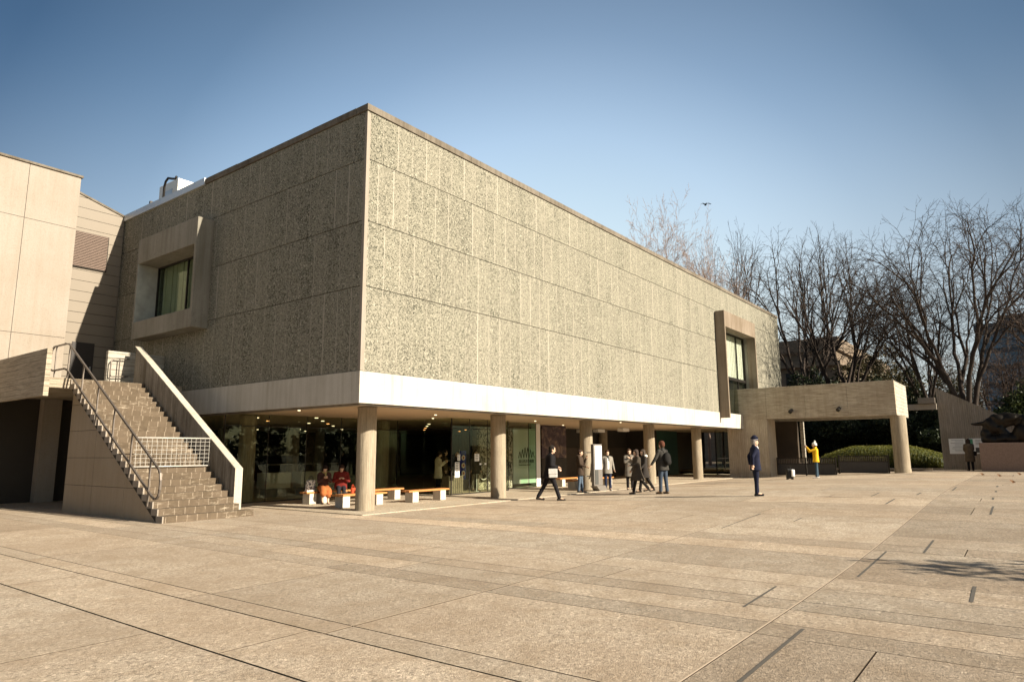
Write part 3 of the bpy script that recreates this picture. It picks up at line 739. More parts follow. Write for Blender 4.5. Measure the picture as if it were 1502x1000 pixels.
for yv in (9.7,8.5,7.3,6.1,4.9,3.75):
    zt_ = 1.38+(yv-3.35)*.5906
    m = MB(); flatbar(m,[(xr+.005,yv,zt_-.02),(xr+.005,yv+.02,(yv-3.05)*sl-.02)],.03,.055); m.build('rail_post', M['rail'], hr)
m = MB(); flatbar(m,[(xr+.005,10.8,5.18),(xr+.005,10.8,4.0)],.03,.055); m.build('rail_post', M['rail'], hr)
h2 = thing('handrail', 'short brown metal handrail loop at the top by the white end wall', 'handrail', (-1.5,10.3,4))
m = MB(); xr2=-1.5
flatbar(m,[(xr2,10.2,4.95),(xr2,11.0,5.0),(-1.55,11.0,5.0)],.03,.04)
m = MB(); q=[(-1.85,10.85,4.95),(-1.9,10.85,4.85),(-1.9,10.85,4.45),(-1.85,10.85,4.35),(-1.3,10.85,4.4)]
m.tube([(-1.3,10.85,5.02),(-1.75,10.85,5.0)]+q,.022,6); m.build('rail',M['rail'],h2,smooth=True)
for xv_,zv_ in ((-1.62,5.0),(-1.9,4.7)):
    m = MB(); m.tube([(xv_,10.85,zv_),(xv_,10.85,4.06)],.02,6); m.build('rail_post',M['rail'],h2)
# barrier
br = thing('mesh_barrier', 'white wire mesh gate hung across the stairs', 'barrier', (-2.4,4.95,1.2))
m = MB(); yb_=4.95
for z_ in (1.36,2.14): m.tube([(-3.5,yb_,z_),(-1.36,yb_,z_)],.02,8)
m.build('gate_frame', M['white_metal'], br, smooth=True)
m = MB()
for k in range(16): m.tube([(-3.45+k*.137,yb_,1.36),(-3.45+k*.137,yb_,2.14)],.0055,5)
for k in range(1,7): m.tube([(-3.5,yb_,1.36+k*.113),(-1.38,yb_,1.36+k*.113)],.0055,5)
m.build('wire_mesh', M['white_metal'], br)

# ------------------------------------------------------------ portico
pt = thing('entrance_portico', 'low board-marked concrete portico with a deep beam and one round column', 'portico', (33,-4,0))
m = MB()
ybk = [1.0,-1.5,-3.78,-6.1,-8.55]
for a,b in zip(ybk[:-1],ybk[1:]): m.box((30.8,b+.005,3.56),(31.1,a-.005,5.5))
m.build('beam', M['portico'], pt, bevel=.008)
m = MB(); m.box((31.1,-8.54,3.56),(35.4,-8.25,5.48)); m.box((35.1,-8.24,3.56),(35.4,1,5.48)); m.box((31.1,-8.24,3.7),(35.1,1,4.0)); m.build('roof_slab', M['white_wall'], pt)
m = MB(); m.box((30.805,-1.5,.3),(31.1,1.0,3.555)); m.box((31.1,-1.5,.3),(32.4,-1.2,3.555)); m.box((30.79,-1.515,-.1),(32.41,1.0,.29)); m.build('pier', M['pier'], pt)
m = MB(); m.cyl((31.75,-8.45),.42,.2,.60,48); m.cyl((31.75,-8.45),.40,.60,3.56,48); o=m.build('column', M['column'], pt); autosmooth(o)
m = MB(); m.box((35.1,-2.1,0),(35.4,1,3.56)); m.box((32.4,.8,0),(35.1,1,3.56)); m.build('rear_wall', M['dark_wall2'], pt)
m = MB(); m.box((35.5,-2.42,.2),(35.7,-2.2,3.5)); m.build('bright_gap_post', M['white_wall'], pt)  # post added in the sun, standing in for a bright gap in the wall
def spot(y):
    s = thing('spotlight', '', 'spotlight', (30.7,y,3.98), 'spotlights on the portico beam')
    m = MB(); m.box((30.72,y-.05,3.98),(30.799,y+.05,4.12)); m.build('bracket', M['black'], s)
    m = MB(); m.tube([(30.68,y-.02,4.06),(30.5,y+.03,3.93)],[.09,.12],14); m.build('lamp_head', M['black'], s)
    return s
tag(spot(-3.0),'small black spotlight on the portico beam, nearer the museum'); tag(spot(-5.65),'small black spotlight on the portico beam, nearer the round column')

# gates under the portico
def gate(y0,y1,x,label):
    g_ = thing('metal_gate', label, 'gate', (x,(y0+y1)/2,.2), 'dark metal gates below the portico')
    zb=gh(x,(y0+y1)/2)
    m = MB(); n=max(1,round((y1-y0)/1.9)); L=(y1-y0)/n
    for k in range(n): m.box((x-.015,y0+k*L+.05,zb+.1),(x+.015,y0+(k+1)*L-.05,zb+.68))
    m.build('panel', plain('dark_gate_panel',(.055,.05,.048),.45,metal=.3), g_)
    m = MB()
    for k in range(n+1): m.box((x-.04,y0+k*L-.035,zb),(x+.04,y0+k*L+.035,zb+1.08))
    m.box((x-.03,y0,zb+.68),(x+.03,y1,zb+.73)); m.box((x-.03,y0,zb+1.0),(x+.03,y1,zb+1.05)); m.box((x-.03,y0,zb+.05),(x+.03,y1,zb+.1)); m.build('gate_frame', M['steel_dark'], g_)
    m = MB(); k=y0+.09
    while k < y1-.05: m.box((x-.01,k,zb+.73),(x+.01,k+.03,zb+1.0)); k += .1
    m.build('top_grille', M['rail'], g_)
gate(-4.95,-1.6,32.0,'dark metal gate beside the portico pier'); gate(-7.75,-5.15,31.9,'dark metal gate beside the round portico column')

# ------------------------------------------------------------ right wall, panels
rw = thing('concrete_wall', 'tall concrete wall with a slanting top behind the bronze sculpture', 'wall', (38,-12,.4))
m = MB(); m.prism([(-9.86,.4),(-9.86,5.5),(-15.9,1.95),(-17,1.3),(-17,.4)],'x',38.0,38.3); m.prism([(-9.85,.2),(-9.85,.72),(-17,.72),(-17,.2)],'x',37.985,38.31)
m.build('wall', concrete('dark_board_concrete',(.33,.285,.235),.6,'v',.11,.5,.45,grime=.3), rw)
lk = thing('link_beam', 'slim concrete beam joining the portico and the slanting wall', 'beam', (37,-9,4.3))
m = MB(); m.box((37.6,-9.84,4.12),(37.95,-5.5,4.48)); m.build('beam', M['annex'], lk)
m = MB(); m.box((37.3,-9.8,4.5),(38.0,-8.9,4.85)); m.build('housing', M['rail'], lk)
b1 = thing('notice_board', 'plain white notice board with lines of small print on the slanting wall', 'notice board', (37.96,-10.7,1.8))
m = MB(); m.box((37.95,-11.1,1.38),(37.98,-10.26,2.3)); m.build('board', M['white'], b1)
m = MB()
for k in range(9): m.box((37.946,-11.02,2.2-k*.085),(37.949,-11.02+random.Random(k).uniform(.4,.68),2.215-k*.085))
m.build('printed_lines', M['ink'], b1)
b2 = thing('notice_board', 'white and green map board on the slanting wall, next to the bronze sculpture', 'notice board', (37.96,-11.7,1.8))
m = MB(); m.box((37.95,-12.2,1.38),(37.98,-11.2,2.3)); m.build('board', M['white'], b2)
m = MB(); m.box((37.944,-11.5,1.8),(37.949,-11.24,2.27)); m.build('green_map', plain('map_green',(.08,.25,.14),.6), b2)
m = MB(); m.box((37.944,-12.1,1.45),(37.949,-11.6,1.75)); 
for k in range(4): m.box((37.944,-12.1,2.2-k*.09),(37.949,-11.62,2.22-k*.09))
m.build('printed_lines', M['ink'], b2)

# ------------------------------------------------------------ plaza furniture
def bench_proto(L, label, loc):
    b = thing('bench', label, 'bench', loc, 'white block benches with orange wooden tops')
    x,y,z = loc
    m = MB()
    for k in range(4): m.box((x-L/2+.01*(k%2),y-.2+k*.101,z+.345),(x+L/2-.01*((k+1)%2),y-.2+k*.101+.095,z+.4))
    m.build('seat', M['bench_wood'], b, bevel=.005)
    offs = (-L/2+.32, L/2-.32) if L>1 else (0,)
    for dx in offs:
        m = MB(); m.box((x+dx-.14,y-.19,z),(x+dx+.14,y+.19,z+.343)); m.build('block', M['bench_block'], b, bevel=.012)
    return b
def wood_mat():
    t = NT('orange_bench_wood'); n = t.noise(t.scale((2,22,22)), 1, 4, .6); return t.done(t.mix(n,(.32,.12,.035),(.6,.27,.09)),.45,.4)
M['bench_wood'] = wood_mat(); M['bench_block'] = concrete('bench_block_concrete', (.56,.53,.47), .6, None, streak=.3, blot=.5, grime=.2)
bD = bench_proto(2.0,'long bench on the sunlit floor, nearest the glass lobby corner',(5.38,2.72,.024))
def bcopy(loc,label):
    c_ = copy_tree(bD, loc); c_['label']=label; return c_
bcopy((2.62,2.95,.024),'long bench passing behind the corner column')
bcopy((4.72,4.35,.024),'long bench behind the sunlit bench, closer to the glass')
bcopy((15.0,2.3,.024),'bench behind the walker with the white bag')
bcopy((17.6,2.75,.024),'bench behind the man in the white shirt')
bcopy((16.6,4.0,.024),'bench further back below the dark poster')
bA = bench_proto(.52,'short single-block seat carrying the paper bag',(2.3,5.1,.024))
bE = bench_proto(1.5,'bench under the two seated women',(3.2,5.1,.024))
pb = thing('paper_bag', 'white printed paper shopping bag standing on the short seat', 'bag', (2.3,5.1,.424))
def bagmat():
    t=NT('printed_paper'); v=t.noise(t.P,14,3,.6); return t.done(t.mix(t.math('GREATER_THAN',v,.53),(.75,.72,.66),(.12,.11,.12)),.6,.3)
m = MB(); m.add([(2.14,5.03,.425),(2.46,5.03,.425),(2.46,5.17,.425),(2.14,5.17,.425),(2.17,5.07,.8),(2.49,5.07,.8),(2.49,5.13,.8),(2.17,5.13,.8)],[(0,3,2,1),(4,5,6,7),(0,1,5,4),(1,2,6,5),(2,3,7,6),(3,0,4,7)]); m.build('bag_body', bagmat(), pb)
m = MB(); 
for yv in (5.07,5.13): m.tube([(2.25,yv,.79),(2.27,yv,.9),(2.33,yv,.94),(2.39,yv,.9),(2.41,yv,.79)],.008,6)
m.build('handle', M['ink'], pb)

# kiosk sign beside third column
ks = thing('sign_kiosk', 'grey standing kiosk with a white upper panel beside the third column', 'sign', (13.75,.55,.02))
kx,ky = 13.72,.62
def kbox(x0,x1,y0,y1,z0,z1,mat,nm,bev=0):
    m = MB(); m.box((kx+x0,ky+y0,z0),(kx+x1,ky+y1,z1)); return m.build(nm,mat,ks,bevel=bev)
greym = plain('kiosk_grey',(.2,.18,.16),.45,metal=.3)
kbox(-.36,.36,-.0,.14,.24,1.99,greym,'casing',.01)
kbox(-.27,.30,-.012,-.003,.93,1.93,M['white'],'light_panel')  # plain white board, no emission
kbox(-.29,-.02,-.014,-.003,.3,.9,M['ink'],'dark_panel')
m = MB(); m.prism([(kx-.36,.24),(kx+.36,.24),(kx+.55,.03),(kx-.1,.03)],'y',ky-.12,ky+.2); m.build('foot',greym,ks)
m = MB(); m.box((kx-.1,ky-.016,.98),(kx-.0,ky-.013,1.18)); m.build('small_picture',plain('grey_print',(.45,.5,.55),.6),ks)
# two brackets on the third column
for z_ in (.62,1.62):
    m = MB(); m.box((13.3,.98,z_),(13.75,1.03,z_+.035)); m.build('kiosk_bracket', M['bright_metal'], ks)

# notices on glass
def sheet(x,z,w,h,label,y=4.085,col='white'):
    s_ = thing('paper_notice', label, 'notice', (x,y-.004,z), 'paper notices on the glass')
    m = MB(); m.box((x-w/2,y-.006,z-h/2),(x+w/2,y-.002,z+h/2)); m.build('sheet', M[col], s_)
    m = MB(); r_=random.Random(int(x*100))
    for k in range(max(2,int(h/.07))):
        zz_=z+h/2-.05-k*.065
        if zz_ < z-h/2+.03: break
        m.box((x-w*.35,y-.009,zz_),(x-w*.35+w*.7*r_.uniform(.5,1),y-.007,zz_+.022))
    m.build('print', M['ink'], s_)
sheet(8.62,1.48,.16,.24,'small white paper notice on the glass above the long one')
sheet(8.53,1.0,.27,.6,'long white paper notice low on the glass by the lobby corner')
sheet(9.75,1.47,.3,.3,'square grey notice on the left leaf of the glass door')
sheet(10.85,1.47,.3,.3,'square grey notice on the right leaf of the glass door, beside the second column')
sheet(9.98,1.2,.12,.07,'tiny white label on the left leaf of the glass door','white'and 4.085)
sheet(10.3,1.2,.12,.07,'tiny white label between the door leaves')
m = MB(); m.box((8.35,4.35,.02),(9.2,4.75,.75)); 
cnt = thing('low_counter','low wooden slatted counter inside the lobby corner','counter',(8.8,4.55,.02))
m.build('top_and_body', plain('counter_wood',(.16,.13,.1),.6,var=.3), cnt)
m = MB()
for k in range(7): m.box((8.37+k*.12,4.34,.06),(8.375+k*.12,4.349,.72))
m.build('slat_gap', M['black'], cnt)
bn = thing('blue_banner','narrow blue hanging banner with three round white emblems inside the lobby door','banner',(10.1,5.2,0))
m = MB(); m.box((9.95,5.2,.55),(10.35,5.22,1.75)); m.build('cloth', plain('banner_blue',(.02,.03,.25),.6), bn)
m = MB()
for k in range(3): m.tube([(10.15,5.17,.8+k*.33),(10.15,5.195,.8+k*.33)],[.11,.11],16); 
m.build('emblem', plain('banner_white',(.7,.62,.55),.6), bn)
m = MB()
for k in range(3): m.tube([(10.15,5.16,.8+k*.33),(10.15,5.169,.8+k*.33)],[.055,.055],12)
m.build('emblem_centre', plain('banner_red',(.4,.08,.05),.6), bn)
m = MB(); m.tube([(9.93,5.23,.02),(9.93,5.23,1.8)],.015,6); m.build('stand', M['bright_metal'], bn)
rp = thing('rope_barrier','pale rope slung between two slim posts behind the glass door','barrier',(11.2,4.9,0))
m = MB(); m.tube([(10.7+t_*.12,4.9,.85-.35*math.sin(math.pi*t_/8)) for t_ in range(9)],.018,6); m.build('rope', M['white'], rp, smooth=True)
for xv in (10.7,11.66):
    m = MB(); m.tube([(xv,4.9,.02),(xv,4.9,.92)],.02,8); m.cyl((xv,4.9),.12,.022,.04,16); m.build('post', M['bright_metal'], rp)
# reception desks inside on the left
for i,(x0,x1,lab) in enumerate(((3.3,4.4,'white reception desk seen through the left lobby glass, left one'),(4.9,6.7,'white reception desk seen through the left lobby glass, right one'))):
    d_ = thing('reception_desk', lab, 'desk', (x0,9.2,.02), 'white desks in the lobby')
    m = MB(); m.box((x0,9.2,.35),(x1,9.8,.95)); m.build('desk_body', plain('desk_white',(.42,.4,.34),.6), d_)
    m = MB(); m.box((x0-.03,9.15,1.25),(x1,9.3,1.28)); m.box((x0+.1,9.3,.02),(x1-.1,9.7,.34)); m.build('desk_frame', M['rail'], d_)
ld = thing('hanging_lamp','small square hanging lamp seen through the lobby glass','lamp',(8.9,9.6,2.4))
m = MB(); m.box((8.82,9.5,2.22),(9.0,9.68,2.5)); m.build('shade', plain('lamp_shade',(.5,.5,.35),.6), ld); m = MB(); m.tube([(8.91,9.59,2.5),(8.91,9.59,3.05)],.008,4); m.build('cord', M['black'], ld)
# luggage under the portico
sc_ = thing('trolley_bag','small black and white trolley bag standing alone on the plaza by the portico','bag',(24.64,-4.29,gh(24.64,-4.29)))
zb=gh(24.64,-4.29); x,y=24.64,-4.29
m = MB(); m.obox((x,y,zb+.3),(.3,.34,.5),R(30)); m.build('case', M['black'], sc_, bevel=.06)
m = MB(); m.obox((x-.1,y-.19,zb+.33),(.16,.16,.36),R(30)); m.build('front_pocket', M['white'], sc_, bevel=.04)
m = MB(); m.tube([(x,y+.1,zb+.5),(x,y+.1,zb+.66),(x,y-.05,zb+.66),(x,y-.05,zb+.5)],.012,6); m.build('handle', M['black'], sc_)
m = MB()
for dx,dy in ((-.1,-.12),(.1,-.12),(-.1,.12),(.1,.12)): m.tube([(x+dx-.015,y+dy,zb+.035),(x+dx+.015,y+dy,zb+.035)],.035,10)
m.build('wheel', M['black'], sc_)

# fallen leaves
lm = leaf_mat('dry_leaf',(.1,.05,.02),(.2,.1,.04))
for k,(x,y) in enumerate([(27.5,-12.3),(26.1,-13.0),(28.7,-13.7),(19.3,-13.6)]):
    z=gh(x,y)+.01; s_=.16
    m = MB(); m.add([(x-s_,y,z),(x,y-s_*.6,z+.03),(x+s_,y,z+.1),(x,y+s_*.6,z+.12),(x,y,z+.02)],[(0,1,4),(1,2,4),(2,3,4),(3,0,4)])
    o=m.build('fallen_leaf', lm); tag(o,['curled brown leaf on the paving nearest the pale joint line','second curled brown leaf on the paving before the slanting wall','curled brown leaf on the paving furthest right','curled brown leaf lying nearest the camera on the right paving'][k],'leaf','fallen leaves on the plaza')
# ------------------------------------------------------------ people
def P3(x,y,z): return Vector((x,y,z))
def rm_build(mb, name, mat, parent, vox, it=3):
    o = mb.build(name, mat, parent, smooth=True)
    r_ = o.modifiers.new('r','REMESH'); r_.mode='VOXEL'; r_.voxel_size=vox; r_.use_smooth_shade=True
    if it: s_ = o.modifiers.new('s','SMOOTH'); s_.iterations=it; s_.factor=.5
    dg = bpy.context.evaluated_depsgraph_get(); me = bpy.data.meshes.new_from_object(o.evaluated_get(dg))
    o.modifiers.clear(); old=o.data; me.name=name; o.data = me; bpy.data.meshes.remove(old)
    return o
def cap(mb,a,b,r0,r1,n=12,k=5):
    """tapered capsule"""
    a=Vector(a);b=Vector(b);d=(b-a)
    if d.length<1e-5: d=Vector((0,0,.001))
    dn=d.normalized(); pts=[];rad=[]
    for i in range(3):
        t=(i+.15)/3*math.pi/2; pts.append(a-dn*r0*math.cos(t)); rad.append(r0*math.sin(t))
    pts.append(a); rad.append(r0); pts.append(b); rad.append(r1)
    for i in range(2,-1,-1):
        t=(i+.15)/3*math.pi/2; pts.append(b+dn*r1*math.cos(t)); rad.append(r1*math.sin(t))
    mb.tube(pts,rad,n)
def loft(mb, rings, n=20):
    """rings: (center, rx(forward), ry(side), fwd vec, side vec)"""
    vs=[]
    for (c_,rx,ry,f,s) in rings:
        for j in range(n):
            t=2*math.pi*j/n; ct,st_=math.cos(t),math.sin(t); e=.8
            vs.append(c_+f*rx*math.copysign(abs(ct)**e,ct)+s*ry*math.copysign(abs(st_)**e,st_))
    k=len(rings); fs=[(i*n+j,i*n+(j+1)%n,(i+1)*n+(j+1)%n,(i+1)*n+j) for i in range(k-1) for j in range(n)]
    fs+=[tuple(range(n-1,-1,-1)),tuple((k-1)*n+j for j in range(n))]
    mb.add(vs,fs)
SKIN = plain('skin',(.55,.36,.25),.5,var=.05); 
def cloth(name,col,var=.18,vs=14,rough=.85): return plain('cloth_'+name,col,rough,spec=.12,var=var,vs=vs,bump=.004)
def person(label, xy, face, H=1.7, legs=((0,0),(0,0)), arms=None, lean=0, top='jacket', topc=(.05,.05,.05), hem=.80, legc=(.04,.04,.05), shoec=(.03,.025,.02), hairc=(.02,.016,.013),
           hair='short', hat=None, shirt=None, scarf=None, bulk=1.0, skirt=None, seat=None, z=None, head=(0,0), legskin=False, hood=None, finger=.0075, vox=.012, bootc=None):
    """legs: (thigh swing deg, knee flex deg) left,right. arms: left,right (forward swing, outward, elbow flex, inward twist)"""
    x0,y0 = xy; zg = gh(x0,y0) if z is None else z
    t = thing('person', label, 'person', (x0,y0,zg))
    k = H/1.70; fa=R(face)
    F=Vector((math.cos(fa),math.sin(fa),0)); S=Vector((-math.sin(fa),math.cos(fa),0)); U=Vector((0,0,1))
    def W(v): return F*v[0]+S*v[1]+U*v[2]
    # local skeleton (forward, left, up)
    hipz=.90; J={}
    feet=[]
    for sgn,(th,kn),nm in ((1,legs[0],'l'),(-1,legs[1],'r')):
        h=Vector((0,.085*sgn,0)); tv=Vector((math.sin(R(th)),.02*sgn,-math.cos(R(th)))).normalized()
        kp=h+tv*.43; sh=R(th-kn); sv=Vector((math.sin(sh),0,-math.cos(sh))); ap=kp+sv*.42
        pitch = R(0 if th-kn>-25 else (th-kn+20)) ; 
        toe=ap+Vector((math.cos(pitch)*.17,.02*sgn,-.065+math.sin(pitch)*.13)); heel=ap+Vector((-.045,0,-.06-math.sin(pitch)*.05*0))
        J[nm]=(h,kp,ap,toe,heel); feet.append(min(ap.z-.075,toe.z-.03,heel.z-.02))
    off = -min(feet)
    if seat is not None: off = (seat+.09)/k
    O = Vector((0,0,off))
    L = R(lean); Fl=Vector((math.cos(L),0,-math.sin(L))); Ul=Vector((math.sin(L),0,math.cos(L)))
    def tor(f,s,u): return O+Fl*f+Vector((0,1,0))*s+Ul*u      # torso frame, u from hips
    def wp(v): return Vector((x0,y0,zg))+W(v*k)
    def ring(f,s,u,rx,ry): return (wp(tor(f,s,u)),rx*k,ry*k,W(Fl),S)
    neck=tor(-.01,0,.56); hd=tor(.02+math.sin(R(head[1]))*.06,0,.70)
    hp=R(head[1]); hy=R(head[0]); HF=(Vector((math.cos(hy)*math.cos(hp+L*.4),math.sin(hy)*math.cos(hp+L*.4),-math.sin(hp+L*.4)))); HS=Vector((-math.sin(hy),math.cos(hy),0)); HU=HF.cross(HS)*1
    if HU.z<0: HU=-HU
    def hp_(f,s,u): return wp(hd+HF*f+HS*s+HU*u)
    AR={}
    arms_ = arms or ((0,8,10,0),(0,8,10,0))
    for sgn,a in ((1,arms_[0]),(-1,arms_[1])):
        sw,out,el,tw = [R(q) for q in a]
        sh=tor(0,.175*sgn*bulk**.5,.50)
        uv=(Fl*math.sin(sw)*math.cos(out)+Vector((0,1,0))*sgn*math.sin(out)-Ul*math.cos(sw)*math.cos(out)).normalized()
        ep=sh+uv*.28
        # forearm bends forwards (towards +F) and inwards by twist
        bend=(Fl*math.cos(tw)*math.cos(sw)-Vector((0,1,0))*sgn*math.sin(tw)+Ul*math.sin(sw)).normalized()
        fvv=(uv*math.cos(el)+bend*math.sin(el)).normalized(); wpz=ep+fvv*.25
        AR[sgn]=(sh,ep,wpz,fvv)
    # ---- body
    b = MB()
    for nm in 'lr':
        h,kp,ap,toe,heel=[O+q for q in J[nm]]
        cap(b,wp(h),wp(kp),.07*k,.05*k); cap(b,wp(kp),wp(ap),.05*k,.035*k); cap(b,wp(ap),wp(toe),.035*k,.025*k); cap(b,wp(ap),wp(heel),.033*k,.03*k)
    loft(b,[ring(0,0,-.06,.09,.13),ring(0,0,.08,.085,.125),ring(0,0,.22,.085,.12),ring(0,0,.38,.095,.15),ring(-.005,0,.49,.085,.16),ring(-.01,0,.54,.05,.08)])
    cap(b,wp(neck-Ul*.06),wp(hd-HU*.06),.052*k,.05*k)
    b.ell(hp_(0,0,.02),(.098*k,.076*k,.112*k),Matrix((W(HF),W(HS),W(HU))).transposed(),18,14)
    b.ell(hp_(.035,0,-.055),(.06*k,.055*k,.06*k),Matrix((W(HF),W(HS),W(HU))).transposed(),12,10)
    cap(b,hp_(.095,0,.012),hp_(.112,0,-.022),.009*k,.014*k,8)         # nose
    cap(b,hp_(.085,-.03,.03),hp_(.085,.03,.03),.012*k,.012*k,8)       # brow
    cap(b,hp_(.082,-.018,-.055),hp_(.082,.018,-.055),.011*k,.011*k,8) # lips
    for sg in (-1,1): b.ell(hp_(-.005,.078*sg,0),(.018*k,.01*k,.03*k),Matrix((W(HF),W(HS),W(HU))).transposed(),8,6)
    hands=MB()
    for sg in (1,-1):
        sh,ep,wz,fvv=AR[sg]
        cap(b,wp(sh),wp(ep),.045*k,.038*k); cap(b,wp(ep),wp(wz),.038*k,.026*k)
        side=Vector((0,1,0))*sg; pn=fvv.cross(side).normalized(); across=pn.cross(fvv).normalized()
        if abs(fvv.y)>.8: across=Vector((0,0,1)); pn=fvv.cross(across).normalized()
        acr = Fl-fvv*Fl.dot(fvv)
        if acr.length>.3: acr.normalize(); pal=fvv.cross(acr)
        else: acr=across; pal=pn
        pc=wz+fvv*.045
        cap(b,wp(wz),wp(wz+fvv*.08),.028*k,.03*k); cap(b,wp(wz+fvv*.03+acr*.018),wp(wz+fvv*.085+acr*.022),.016*k,.016*k); cap(b,wp(wz+fvv*.03-acr*.018),wp(wz+fvv*.085-acr*.022),.016*k,.016*k)
        curl = -pal*sg
        for i,(o_,ln) in enumerate(((.030,.068),(.010,.078),(-.010,.072),(-.029,.055))):
            a0=wz+fvv*.085+acr*o_; a1=a0+fvv*ln*.5+curl*.012; a2=a1+fvv*ln*.35+curl*(.022+.004*i)
            cap(b,wp(a0),wp(a1),.0095*k,.0085*k,8); cap(b,wp(a1),wp(a2),.0085*k,.0065*k,8)
        a0=wz+fvv*.03+acr*.028; a1=a0+fvv*.03+acr*.022+curl*.012; a2=a1+fvv*.03+acr*.004+curl*.01
        cap(b,wp(a0),wp(a1),.0115*k,.0095*k,8); cap(b,wp(a1),wp(a2),.0095*k,.007*k,8)
    rm_build(b,'body',SKIN,t,.0085,2)
    # eyes and mouth
    e_=MB()
    for sg in (-1,1): e_.ell(hp_(.093,.03*sg,.012),(.008*k,.013*k,.006*k),Matrix((W(HF),W(HS),W(HU))).transposed(),8,6)
    e_.build('eyes',M['ink'],t,smooth=True)
    # ---- shoes
    for nm in 'lr':
        h,kp,ap,toe,heel=[O+q for q in J[nm]]; m=MB(); cap(m,wp(heel+Vector((0,0,.0))),wp(toe),.042*k,.036*k); cap(m,wp(heel),wp(ap),.042*k,.045*k)
        if bootc: cap(m,wp(ap),wp(ap.lerp(kp,.6)),.05*k,.06*k)
        rm_build(m,'shoe',cloth('shoe_%s'%str(shoec),shoec,rough=.4),t,.012,2)
    # ---- trousers
    if not legskin:
        m=MB()
        for nm in 'lr':
            h,kp,ap,toe,heel=[O+q for q in J[nm]]; ap2=ap+Vector((0,0,.01))
            cap(m,wp(h),wp(kp),.098*k*bulk**.4,.072*k); cap(m,wp(kp),wp(ap2),.070*k,.056*k); 
            cap(m,wp(kp.lerp(ap,.45)),wp(ap2),.062*k,.062*k)
        loft(m,[ring(0,0,-.10,.09,.15),ring(-.01,0,-.02,.12,.17),ring(0,0,.1,.105,.15)])
        rm_build(m,'trousers',cloth('leg_%s'%str(legc),legc),t,.014,3)
    if skirt:
        m=MB(); kl=O+J['l'][1]; kr=O+J['r'][1]; mid=(kl+kr)/2
        if seat is None:
            loft(m,[ring(0,0,.12,.11,.15),ring(0,0,-.05,.13,.18),(wp(O+Vector((0,0,-.25))),.16*k,.21*k,F,S),(wp(O+Vector((0,0,-.45))),.18*k,.22*k,F,S)])
        else:
            cap(m,wp(tor(0,0,0)),wp(tor(0,0,.08)),.15*k,.13*k)
            for kk,nm in ((kl,'l'),(kr,'r')): cap(m,wp(O+J[nm][0]),wp(kk+Vector((.03,0,-.02))),.13*k,.12*k); cap(m,wp(kk),wp(kk+Vector((.06,0,-.14))),.12*k,.12*k)
            cap(m,wp(mid),wp(mid+Vector((-.2,0,0))),.12*k,.13*k)
        rm_build(m,'skirt',cloth('skirt_%s'%str(skirt),skirt),t,.014,3)
    # ---- jacket or coat
    m=MB(); B=bulk
    rings=[ring(-.01,0,.575,.06,.075),ring(-.01,0,.545,.085*B,.14),ring(-.005,0,.49,.115*B,.195*B**.5),ring(0,0,.38,.125*B,.185*B),ring(0,0,.2,.12*B,.165*B),ring(0,0,.05,.125*B,.175*B)]
    drop = hem   # hem height above ground in person units (1.7 m frame)
    if seat is None:
        low = drop-off
        if low < -.02:
            kx=(J['l'][1].x+J['r'][1].x)/2*min(1,-low/.43)*.6; spread=abs(J['l'][1].x-J['r'][1].x)*.5*min(1,-low/.43)
            rings.append((wp(O+Vector((kx*.4,0,low*.5))),(.135*B+spread*.4)*k,.19*B*k,F,S)); rings.append((wp(O+Vector((kx,0,low))),(.14*B+spread*.9)*k,.2*B*k,F,S))
        else: rings.append(ring(0,0,low,.12*B,.17*B))
    else: rings.append(ring(.02,0,-.04,.14*B,.18*B))
    loft(m,list(reversed(rings)),24)
    for sg in (1,-1):
        sh,ep,wz,fvv=AR[sg]; cap(m,wp(sh-Ul*.015),wp(ep),.066*k*B**.6,.056*k*B**.5); cap(m,wp(ep),wp(wz-fvv*.01),.056*k*B**.5,.042*k)
        cap(m,wp(tor(0,.08*sg,.53)),wp(sh-Ul*.01),.06*k,.066*k*B**.5)
    cap(m,wp(tor(-.02,0,.55)),wp(tor(-.02,0,.60)),.068*k,.064*k)
    rm_build(m,top,cloth('top_%s'%str(topc),topc,var=.3,vs=5),t,.013,3)
    if shirt:
        m=MB(); loft(m,[ring(.055*B,0,.53,.02,.03),ring(.085*B,0,.45,.05,.062),ring(.09*B,0,.3,.05,.066),ring(.085*B,0,.1,.052,.066),ring(.085*B,0,-.03,.05,.066)]); rm_build(m,'shirt',cloth('shirt_%s'%str(shirt),shirt,var=.06),t,.012,2)
    if hood:
        m=MB(); m.ell(wp(tor(-.10,0,.56)),(.085*k,.13*k,.075*k),Matrix((F,S,U)).transposed()); cap(m,wp(tor(0,.09,.55)),wp(tor(-.06,.09,.57)),.04*k,.05*k); cap(m,wp(tor(0,-.09,.55)),wp(tor(-.06,-.09,.57)),.04*k,.05*k)
        rm_build(m,'hood',cloth('hood_%s'%str(hood),hood,var=.3,vs=30),t,.014,3)
    if scarf:
        m=MB(); pts=[wp(tor(.065*math.cos(a_)-.005,.075*math.sin(a_),.575)) for a_ in [i*math.pi/6 for i in range(13)]]
        m.tube(pts,.035*k,8,cap=False); cap(m,wp(tor(.09,.02,.56)),wp(tor(.12,.03,.38)),.035*k,.035*k); rm_build(m,'scarf',cloth('scarf_%s'%str(scarf),scarf,var=.3,vs=30),t,.012,2)
    # ---- hair / hat
    Mh=Matrix((W(HF),W(HS),W(HU))).transposed()
    m=MB()
